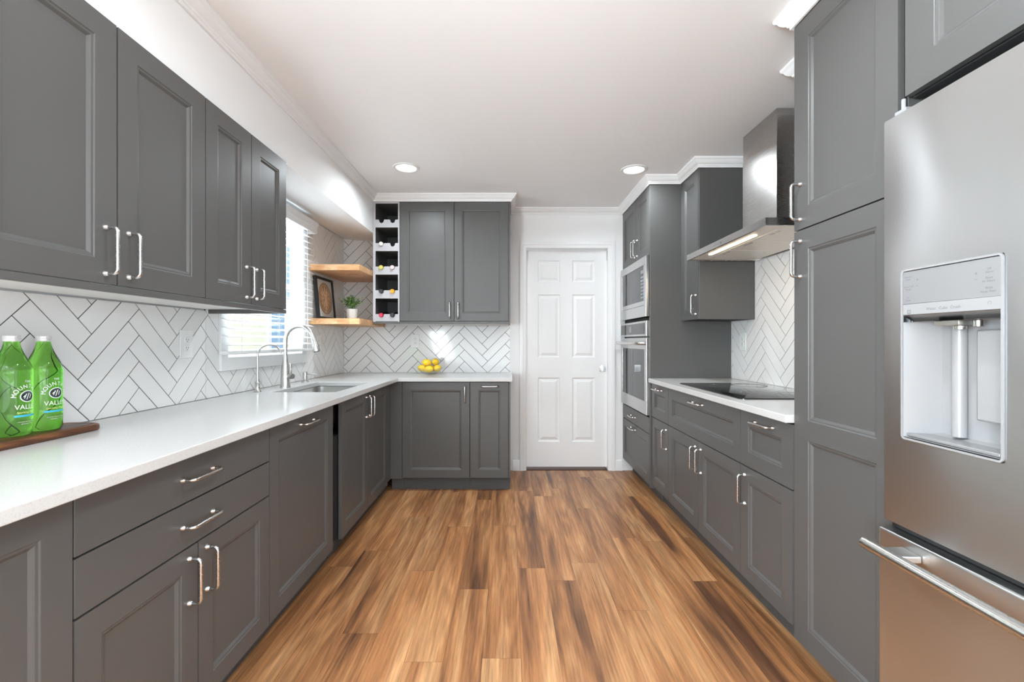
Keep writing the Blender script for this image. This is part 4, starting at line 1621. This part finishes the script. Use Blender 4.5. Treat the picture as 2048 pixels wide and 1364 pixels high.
mw = thing('microwave', 'built-in stainless steel microwave above the wall oven', 'microwave', (1.025, TY1 - 0.020, 1.374), FR)
MWW, MWH = TW - 0.040, 0.455
mwb = obj('housing', MB().box(0.01, MWW - 0.01, 0.042, 0.44, 0.006, MWH - 0.01), BLACKP, mw, smooth=False)
ft = MB()
yf = -0.004
bw_ = 0.062
for (a, b_, c, d) in ((0, MWW, 0, 0.085), (0, MWW, MWH - bw_, MWH), (0, bw_ - 0.015, 0.085, MWH - bw_), (MWW - bw_, MWW, 0.085, MWH - bw_)):
    ft.box(a, b_, yf, 0.018, c, d)
obj('trim_frame', ft, STEELA, mw, bevel=0.0015, smooth=False)
mdoor = obj('door', MB().box(bw_ - 0.0145, MWW - bw_ - 0.0005, 0.001, 0.040, 0.0855, MWH - bw_ - 0.0005), BLACKGL, mw, bevel=0.001, smooth=False)
obj('door_strip', MB().box(bw_ - 0.010, MWW - bw_ - 0.004, -0.002, 0.0008, 0.089, 0.122), STEELA, mdoor, smooth=False)
cp = MB()
for i in range(7):
    for j in range(3):
        cp.box(MWW - bw_ - 0.085 + j * 0.024, MWW - bw_ - 0.068 + j * 0.024, -0.0006, 0.0008, 0.145 + i * 0.026, 0.157 + i * 0.026)
obj('control_buttons', cp, GREYP, mdoor, smooth=False)
obj('display', MB().box(MWW - bw_ - 0.085, MWW - bw_ - 0.02, -0.0006, 0.0008, 0.335, 0.360), LGREYP, mdoor, smooth=False)

ov = thing('wall_oven', 'built-in stainless wall oven with bar handle below the microwave', 'oven', (1.025, TY1 - 0.020, 0.634), FR)
OH = 1.344 - 0.634
obj('housing', MB().box(0.01, MWW - 0.01, 0.042, 0.52, 0.006, OH - 0.004), BLACKP, ov, smooth=False)
ctl = MB()
z0_ = 1.226 - 0.634
ctl.box(0, MWW, 0, 0.040, z0_, OH)
cpn = obj('control_panel', ctl, STEELA, ov, bevel=0.002, smooth=False)
obj('panel_glass', MB().box(0.012, MWW - 0.05, -0.003, -0.0005, z0_ + 0.016, OH - 0.016), BLACKGL, cpn, smooth=False)
obj('display', MB().box(0.29, 0.36, -0.0038, -0.0032, z0_ + 0.035, z0_ + 0.085), LGREYP, cpn, smooth=False)
dz1 = 1.214 - 0.634
dr_ = MB()
gz0, gz1 = 0.100, 1.127 - 0.634
for (a, b_, c, d) in ((0, MWW, 0, gz0), (0, MWW, gz1, dz1), (0, 0.045, gz0, gz1), (MWW - 0.055, MWW, gz0, gz1)):
    dr_.box(a, b_, 0, 0.040, c, d)
od = obj('door', dr_, STEELA, ov, bevel=0.002, smooth=False)
obj('window', MB().box(0.0455, MWW - 0.0555, 0.003, 0.030, gz0 + 0.0005, gz1 - 0.0005), BLACKGL, od, smooth=False)
hb = MB()
hz = 1.172 - 0.634
hb.tube([(0.03, -0.001, hz), (0.032, -0.035, hz), (0.045, -0.052, hz), (0.08, -0.058, hz), (0.35, -0.062, hz), (MWW - 0.10, -0.058, hz), (MWW - 0.06, -0.052, hz), (MWW - 0.042, -0.035, hz), (MWW - 0.040, -0.001, hz)], 0.0125, 14)
obj('handle', hb, BRUSHNI, od)

# ------------------------------------------------------------------ small wall cabinets flanking the hood (front plane x = 1.2735)
HX = 1.2735 + FT
HDp = XR - 0.003 - HX
cabinet('small charcoal wall cabinet left of the range hood', (HX, 3.333, 0), FR, 3.333 - 3.017, 1.336, 2.349, HDp, [
    (('door', 0, 0.302, 1.336, 2.349), dict(handle=(0.302 - 0.036, 1.438, True)))],
    name='wall_cabinet', endpanel=[(0.3025, 0.316, -0.017, HDp, 1.336, 2.349)])
cabinet('small charcoal wall cabinet hidden between hood and tall pantry', (HX, 1.985, 0), FR, 1.985 - 1.674, 1.336, 2.349, HDp, [
    (('door', 0.014, 0.311, 1.336, 2.349), dict(handle=(0.05, 1.438, True)))], name='wall_cabinet', endpanel=[(0.0, 0.0135, -0.017, HDp, 1.336, 2.349)])

# ------------------------------------------------------------------ range hood
HZ = 1.720
hd = thing('range_hood', 'stainless steel chimney range hood with lit underside over cooktop', 'range hood', (1.175, 2.9725, HZ), FR)
HW = 2.9725 - 2.060
HDD = XR - 0.004 - 1.175
cn = MB()
cn.box(0, HW, 0, 0.012, 0, 0.036)
cn.box(0, 0.012, 0.012, HDD, 0, 0.036)
cn.box(HW - 0.012, HW, 0.012, HDD, 0, 0.036)
cn.box(0.012, HW - 0.012, HDD - 0.012, HDD, 0, 0.036)
cn.box(0.012, HW - 0.012, 0.012, HDD - 0.012, 0.030, 0.036)
cno = obj('canopy', cn, STEELH, hd, smooth=False)
btn = MB()
yb_ = 2.9725 - 2.53
btn.box(yb_ - 0.06, yb_ + 0.02, -0.0012, -0.0002, 0.016, 0.019)
btn.tube([(yb_ + 0.028, -0.0002, 0.0185), (yb_ + 0.028, -0.003, 0.0185)], 0.006, 12)
obj('control_button', btn, LGREYP, cno, smooth=False)
ys_ = [0.0725, 0.3225, 0.5725, 0.8225]
pn = MB()
obj('underside_border', MB().box(0.013, HW - 0.013, 0.013, 0.110, 0.006, 0.012).box(0.013, 0.071, 0.110, HDD - 0.013, 0.006, 0.012).box(0.824, HW - 0.013, 0.110, HDD - 0.013, 0.006, 0.012), HOODUN, cno, smooth=False)
for i in range(3):
    fo = obj('filter', MB().box(ys_[i] + 0.002, ys_[i + 1] - 0.002, 0.112, HDD - 0.020, 0.004, 0.014), HOODUN, hd, bevel=0.002, smooth=False)
    c_ = (ys_[i] + ys_[i + 1]) / 2 + 0.05
    obj('filter_latch', MB().box(c_ - 0.04, c_ - 0.012, 0.135, 0.147, 0.0025, 0.0039).box(c_ + 0.008, c_ + 0.036, 0.135, 0.147, 0.0025, 0.0039), SINKM, fo, smooth=False)
obj('light_strip', MB().box(2.9725 - 2.783, 2.9725 - 2.276, 0.060, 0.080, 0.0015, 0.0058), STRIPM, hd, smooth=False, label='glowing warm light strip')
hl = area('lamp', (2.9725 - 2.53, 0.070, -0.002), (0, 0, 0), 0.50, 0.02, 1.2, (1.0, 0.83, 0.62))
hl.parent = hd
CY0, CY1 = 2.9725 - 2.694, 2.9725 - 2.351
cy = 1.399 - 1.175
obj('chimney', MB().box(CY0, CY1, cy, HDD, 0.0365, 2.232 - HZ), STEELH, hd, bevel=0.001, smooth=False)
obj('upper_chimney', MB().box(CY0 + 0.0015, CY1 - 0.0015, cy + 0.0015, HDD, 2.2322 - HZ, ZC - 0.002 - HZ), STEELH, hd, bevel=0.001, smooth=False)

# ------------------------------------------------------------------ pantry and fridge surround (front plane x = 1.058)
PX = 1.058 + FT
PYf, PYn = 1.671, 1.222
pw = PYf - PYn
cabinet('tall charcoal pantry cabinet beside the fridge, two stacked doors', (PX, PYf, 0), FR, pw, 0.090, 2.349, 0.56, [
    (('door', 0.0, pw, 1.593, 2.349), dict(handle=(0.037, 1.695, True), stile=0.076)),
    (('door', 0.0, pw, 0.090, 1.593), dict(handle=(0.037, 1.488, True), panels=[(0.078, pw - 0.074, 0.164, 0.836), (0.078, pw - 0.074, 0.907, 1.520)]))],
    kick=(0.090, 0.072), name='pantry_cabinet')
gp = MB().box(1.082, XR - 0.003, 1.2174, 1.2212, 0.001, 2.349)
tag(obj('fridge_side_panel', gp, CAB, smooth=False), 'thin dark panel between the pantry and the fridge', 'panel')
cabinet('deep charcoal cabinet above the fridge with two doors', (PX, 1.2045, 0), FR, 1.2045 - 0.285, 1.840, 2.349, 0.56, [
    (('door', 0.0, 0.459, 1.840, 2.349), dict(stile=0.082, handle=(0.42, 1.94, True))),
    (('door', 0.459, 0.9195, 1.840, 2.349), dict(stile=0.082, handle=(0.50, 1.94, True)))], name='wall_cabinet')
tag(obj('fridge_side_panel', MB().box(1.04, XR - 0.003, 0.264, 0.282, 0.001, 2.349), CAB, smooth=False), 'thin charcoal end panel beyond the near side of the fridge', 'panel')

# fridge
FX = 1.014
FY1, FY0 = 1.216, 0.292
fg = thing('refrigerator', 'stainless steel french-door refrigerator with water and ice dispenser', 'refrigerator', (FX, FY1, 0), FR)
FW = FY1 - FY0
obj('body', MB().box(0.018, FW - 0.004, 0.085, 0.63, 0.02, 1.765), SILVP, fg, smooth=False)
obj('feet', MB().box(0.02, FW - 0.02, 0.10, 0.60, 0.001, 0.0195), BLACKP, fg, smooth=False)
# far door with the dispenser opening: local x 0 at the far edge
zd0, zd1 = 0.712, 1.780
ax0, ax1, az0, az1 = FY1 - 1.1596, FY1 - 0.9209, 0.940, 1.371
dwid = 0.4545
s = MB()
xs = [0, ax0, ax1, dwid]
zs = [zd0, az0, az1, zd1]
for i in range(3):
    for j in range(3):
        if i == 1 and j == 1:
            continue
        s.add([(xs[i], 0, zs[j]), (xs[i + 1], 0, zs[j]), (xs[i + 1], 0, zs[j + 1]), (xs[i], 0, zs[j + 1])], [(0, 1, 2, 3)])
s.add([(0, 0, zd0), (dwid, 0, zd0), (dwid, 0, zd1), (0, 0, zd1), (0, .075, zd0), (dwid, .075, zd0), (dwid, .075, zd1), (0, .075, zd1)],
      [(0, 4, 5, 1), (1, 5, 6, 2), (2, 6, 7, 3), (3, 7, 4, 0), (4, 7, 6, 5)])
m = {}
nv, rmp = [], []
for v in s.v:
    key = tuple(round(c_, 5) for c_ in v)
    if key not in m:
        m[key] = len(nv)
        nv.append(v)
    rmp.append(m[key])
s.v = nv
s.f = [tuple(rmp[i] for i in f) for f in s.f]
fd = obj('door', s, STEEL, fg, bevel=0.004, smooth=True, sangle=20)
# dispenser: frame, control panel, cavity
def rframe(x0, x1, z0, z1, r, w, y0, y1):
    s_ = MB()
    A = [(p[0], p[1]) for p in rrect(x0, x1, z0, z1, r, 0, 4)]
    B = [(p[0], p[1]) for p in rrect(x0 + w, x1 - w, z0 + w, z1 - w, max(r - w, 0.001), 0, 4)]
    n_ = len(A)
    for pts_, y_ in ((A, y1), (A, y0), (B, y0), (B, y1)):
        s_.v += [(p[0], y_, p[1]) for p in pts_]
    for q_ in range(3):
        for k in range(n_):
            s_.f.append((q_ * n_ + k, q_ * n_ + (k + 1) % n_, (q_ + 1) * n_ + (k + 1) % n_, (q_ + 1) * n_ + k))
    return s_


obj('dispenser_frame', rframe(ax0 - 0.001, ax1 + 0.001, az0 - 0.001, az1 + 0.001, 0.010, 0.0045, -0.004, -0.0003), LGREYP, fd, recalc=True, label='pale rounded bezel around the dispenser')
ix0_, ix1_ = ax0 + 0.004, ax1 - 0.004
czt = 1.238
cav = MB()
dp = 0.070
cav.add([(ix0_, -0.001, 0.946), (ix1_, -0.001, 0.946), (ix1_, -0.001, czt), (ix0_, -0.001, czt),
         (ix0_ + 0.03, dp, 0.960), (ix1_ - 0.004, dp, 0.960), (ix1_ - 0.004, dp, czt), (ix0_ + 0.03, dp, czt)],
        [(0, 1, 5, 4), (1, 2, 6, 5), (3, 0, 4, 7), (4, 5, 6, 7), (2, 3, 7, 6)])
obj('dispenser_cavity', cav, LGREYP, fd, smooth=False, label='pale grey hollow of the dispenser')
obj('corner_column', MB().tube([(ix0_ + 0.085, dp - 0.012, 0.962), (ix0_ + 0.085, dp - 0.012, 1.235)], 0.014, 16), LGREYP, fd)
pd = MB().box(ix0_ + 0.135, ix0_ + 0.200, 0.045, 0.055, 1.010, 1.215)
pdo = obj('paddle', pd, LGREYP, fd, bevel=0.004)
obj('drip_tray', MB().box(ix0_ + 0.006, ix1_ - 0.006, 0.001, 0.060, 0.9485, 0.956), SILVP, fd, bevel=0.002)
cpl = MB()
cpl.box(ix0_, ix1_, -0.0022, 0.05, 1.283, 1.366)
obj('control_panel', cpl, SILVP, fd, bevel=0.001, label='smooth silver control panel')
obj('button_strip', MB().box(ix0_, ix1_, -0.0026, 0.05, 1.256, 1.2828), LGREYP, fd, bevel=0.001)
wedge = MB()
wedge.add([(ix0_, -0.002, 1.2555), (ix1_, -0.002, 1.2555), (ix1_, 0.018, 1.2385), (ix0_ + 0.008, 0.018, 1.2385), (ix0_, 0.05, 1.2555), (ix1_, 0.05, 1.2555), (ix1_, 0.05, 1.2385), (ix0_ + 0.008, 0.05, 1.2385)],
          [(0, 3, 2, 1), (0, 1, 5, 4), (2, 3, 7, 6), (1, 2, 6, 5), (0, 4, 7, 3)])
obj('dispenser_lip', wedge, SINKM, fd, recalc=True, smooth=False)
nz = MB()
nz.box(ix0_ + 0.075, ix0_ + 0.135, 0.006, 0.040, 1.226, 1.2380)
nz.tube([(ix0_ + 0.12, 0.025, 1.2255), (ix0_ + 0.12, 0.025, 1.216)], 0.012, 14)
nz.tube([(ix0_ + 0.155, 0.03, 1.237), (ix0_ + 0.155, 0.03, 1.222)], 0.009, 14)
obj('nozzle', nz, SINKM, fd, bevel=0.001)


def flat_text(s_, txt, size, x, z, y, wide=1.0):
    vs, fs = text_mesh(txt, size)
    s_.add([(x + v[0] * wide, y, z + v[1]) for v in vs], fs)


tx = MB()
GT = {}
cx0, cx1 = ix0_, ix1_
wpan = cx1 - cx0
for (txt, fx, z, sz) in (('Freezer', 0.065, 1.350, 0.0062), ('Temp', 0.065, 1.343, 0.0062), ('+', 0.175, 1.338, 0.012), ('–', 0.175, 1.324, 0.012),
                         ('Quick Chill', 0.070, 1.325, 0.0062), ('Mode', 0.070, 1.318, 0.0062), ('On', 0.065, 1.298, 0.0056), ('Show', 0.065, 1.291, 0.0062),
                         ('Off', 0.90, 1.341, 0.0064), ('Alarm', 0.90, 1.334, 0.0064), ('Reset', 0.90, 1.322, 0.0064), ('Air Filters', 0.895, 1.315, 0.0064),
                         ('Reset', 0.90, 1.301, 0.0064), ('Water Filter', 0.890, 1.293, 0.0064), ('+', 0.785, 1.332, 0.012), ('–', 0.785, 1.320, 0.012)):
    gk = (round(fx + 0.04, 1), z > 1.312)
    GT.setdefault(gk, MB())
    flat_text(GT[gk], txt, sz, cx0 + fx * wpan, z, -0.00245)
for (txt, fx) in (('Water', 0.335), ('Cube', 0.465), ('Crush', 0.590)):
    w_ = MB()
    flat_text(w_, txt, 0.0096, cx0 + fx * wpan, 1.2645, -0.00285)
    obj('lettering', w_, DTEXT, fd, smooth=False)
tx.box(cx0 + 0.060 * wpan, cx0 + 0.095 * wpan, -0.0029, -0.0027, 1.259, 1.2605)
for q_ in (0.060, 0.090):
    tx.box(cx0 + q_ * wpan, cx0 + (q_ + 0.005) * wpan, -0.0029, -0.0027, 1.259, 1.270)
tx.box(cx0 + 0.060 * wpan, cx0 + 0.095 * wpan, -0.0029, -0.0027, 1.266, 1.267)
obj('lock_symbol', tx, DTEXT, fd, smooth=False)
tx = MB()
for i in range(14):
    a0, a1 = R(-60 + i * 300 / 14), R(-60 + (i + 1) * 300 / 14)
    cxx, czz = cx0 + 0.905 * wpan, 1.2705
    tx.add([(cxx + 0.0038 * math.cos(a), -0.00285, czz + 0.0038 * math.sin(a)) for a in (a0, a1)] + [(cxx + 0.0031 * math.cos(a), -0.00285, czz + 0.0031 * math.sin(a)) for a in (a1, a0)], [(0, 1, 2, 3)])
obj('lamp_symbol', tx, DTEXT, fd, smooth=False)
for g_ in GT.values():
    obj('lettering', g_, DTEXT, fd, smooth=False)
s = MB().box(dwid + 0.004, FW, 0, 0.075, zd0, zd1)
fd2 = obj('door', s, STEEL, fg, bevel=0.004, sangle=20)
for q_, par in ((dwid - 0.035, fd), (dwid + 0.039, fd2)):
    hb = MB().tube([(q_, 0.0, 0.80), (q_, -0.045, 0.80), (q_, -0.055, 0.83), (q_, -0.055, 1.62), (q_, -0.045, 1.65), (q_, 0.0, 1.65)], 0.012, 14)
    obj('handle', hb, BRUSHNI, par)
# freezer drawer
fz = MB().box(-0.001, FW + 0.002, -0.016, 0.075, 0.060, 0.692)
fzo = obj('freezer_drawer', fz, STEEL, fg, bevel=0.006, sangle=20, seg=3)
obj('drawer_gap', MB().box(0.002, FW - 0.002, 0.020, 0.084, 0.693, 0.711), BLACKP, fg, smooth=False, label='dark gap above the freezer drawer')
hy = -(FX - 0.935)
fh = MB()
fh.tube([(0.028, hy, 0.660), (0.031, hy, 0.660), (0.06, hy, 0.660), (FW - 0.07, hy, 0.660), (FW - 0.03, hy, 0.660)], [0.011, 0.0135, 0.0145, 0.0145, 0.0125], 20)
fho = obj('handle', fh, BRUSHNI, fzo)
for q_ in (0.075, FW - 0.125):
    obj('handle_bracket', MB().box(q_, q_ + 0.055, hy + 0.006, -0.0165, 0.651, 0.669), SINKM, fzo, bevel=0.003)
obj('hinge_cover', MB().box(0.010, 0.045, 0.020, 0.12, 1.7805, 1.800).tube([(0.020, 0.035, 1.800), (0.020, 0.035, 1.832)], 0.005, 8), LGREYP, fg)

# ------------------------------------------------------------------ recessed ceiling lights


def downlight(label, x, y, power, spread=160):
    t = thing('ceiling_light', label, 'ceiling light', (x, y, ZC), 0, 'recessed ceiling lights')
    obj('trim_ring', MB().lathe([(0.070, -0.0005), (0.092, -0.0005), (0.092, -0.004), (0.088, -0.007), (0.074, -0.007), (0.070, -0.003)], seg=40, caps=False), TRIM, t, recalc=True)
    obj('lens', MB().lathe([(0.0, -0.0005), (0.0695, -0.0005), (0.0695, -0.0035), (0.0, -0.0045)], seg=40, caps=False), LAMPM, t, recalc=True)
    a = area('lamp', (0, 0, -0.010), (0, 0, 0), 0.14, 0.14, power, LAMP_COL, 'DISK', spread)
    a.parent = t
    return t


downlight('lit recessed ceiling light at left, above the back counter', -0.7235, 3.165, LAMP_POWER * 1.05)
downlight('lit recessed ceiling light at right, before the oven cabinet', 0.887, 3.200, LAMP_POWER * 1.05)
for (x, y, q_) in ((-0.55, 1.20, 0.35), (0.46, 1.18, 1.5), (-0.62, -0.95, 0.5), (0.66, -0.95, 0.5)):
    downlight('lit recessed ceiling light near the camera, outside the photo', x, y, LAMP_POWER * q_)
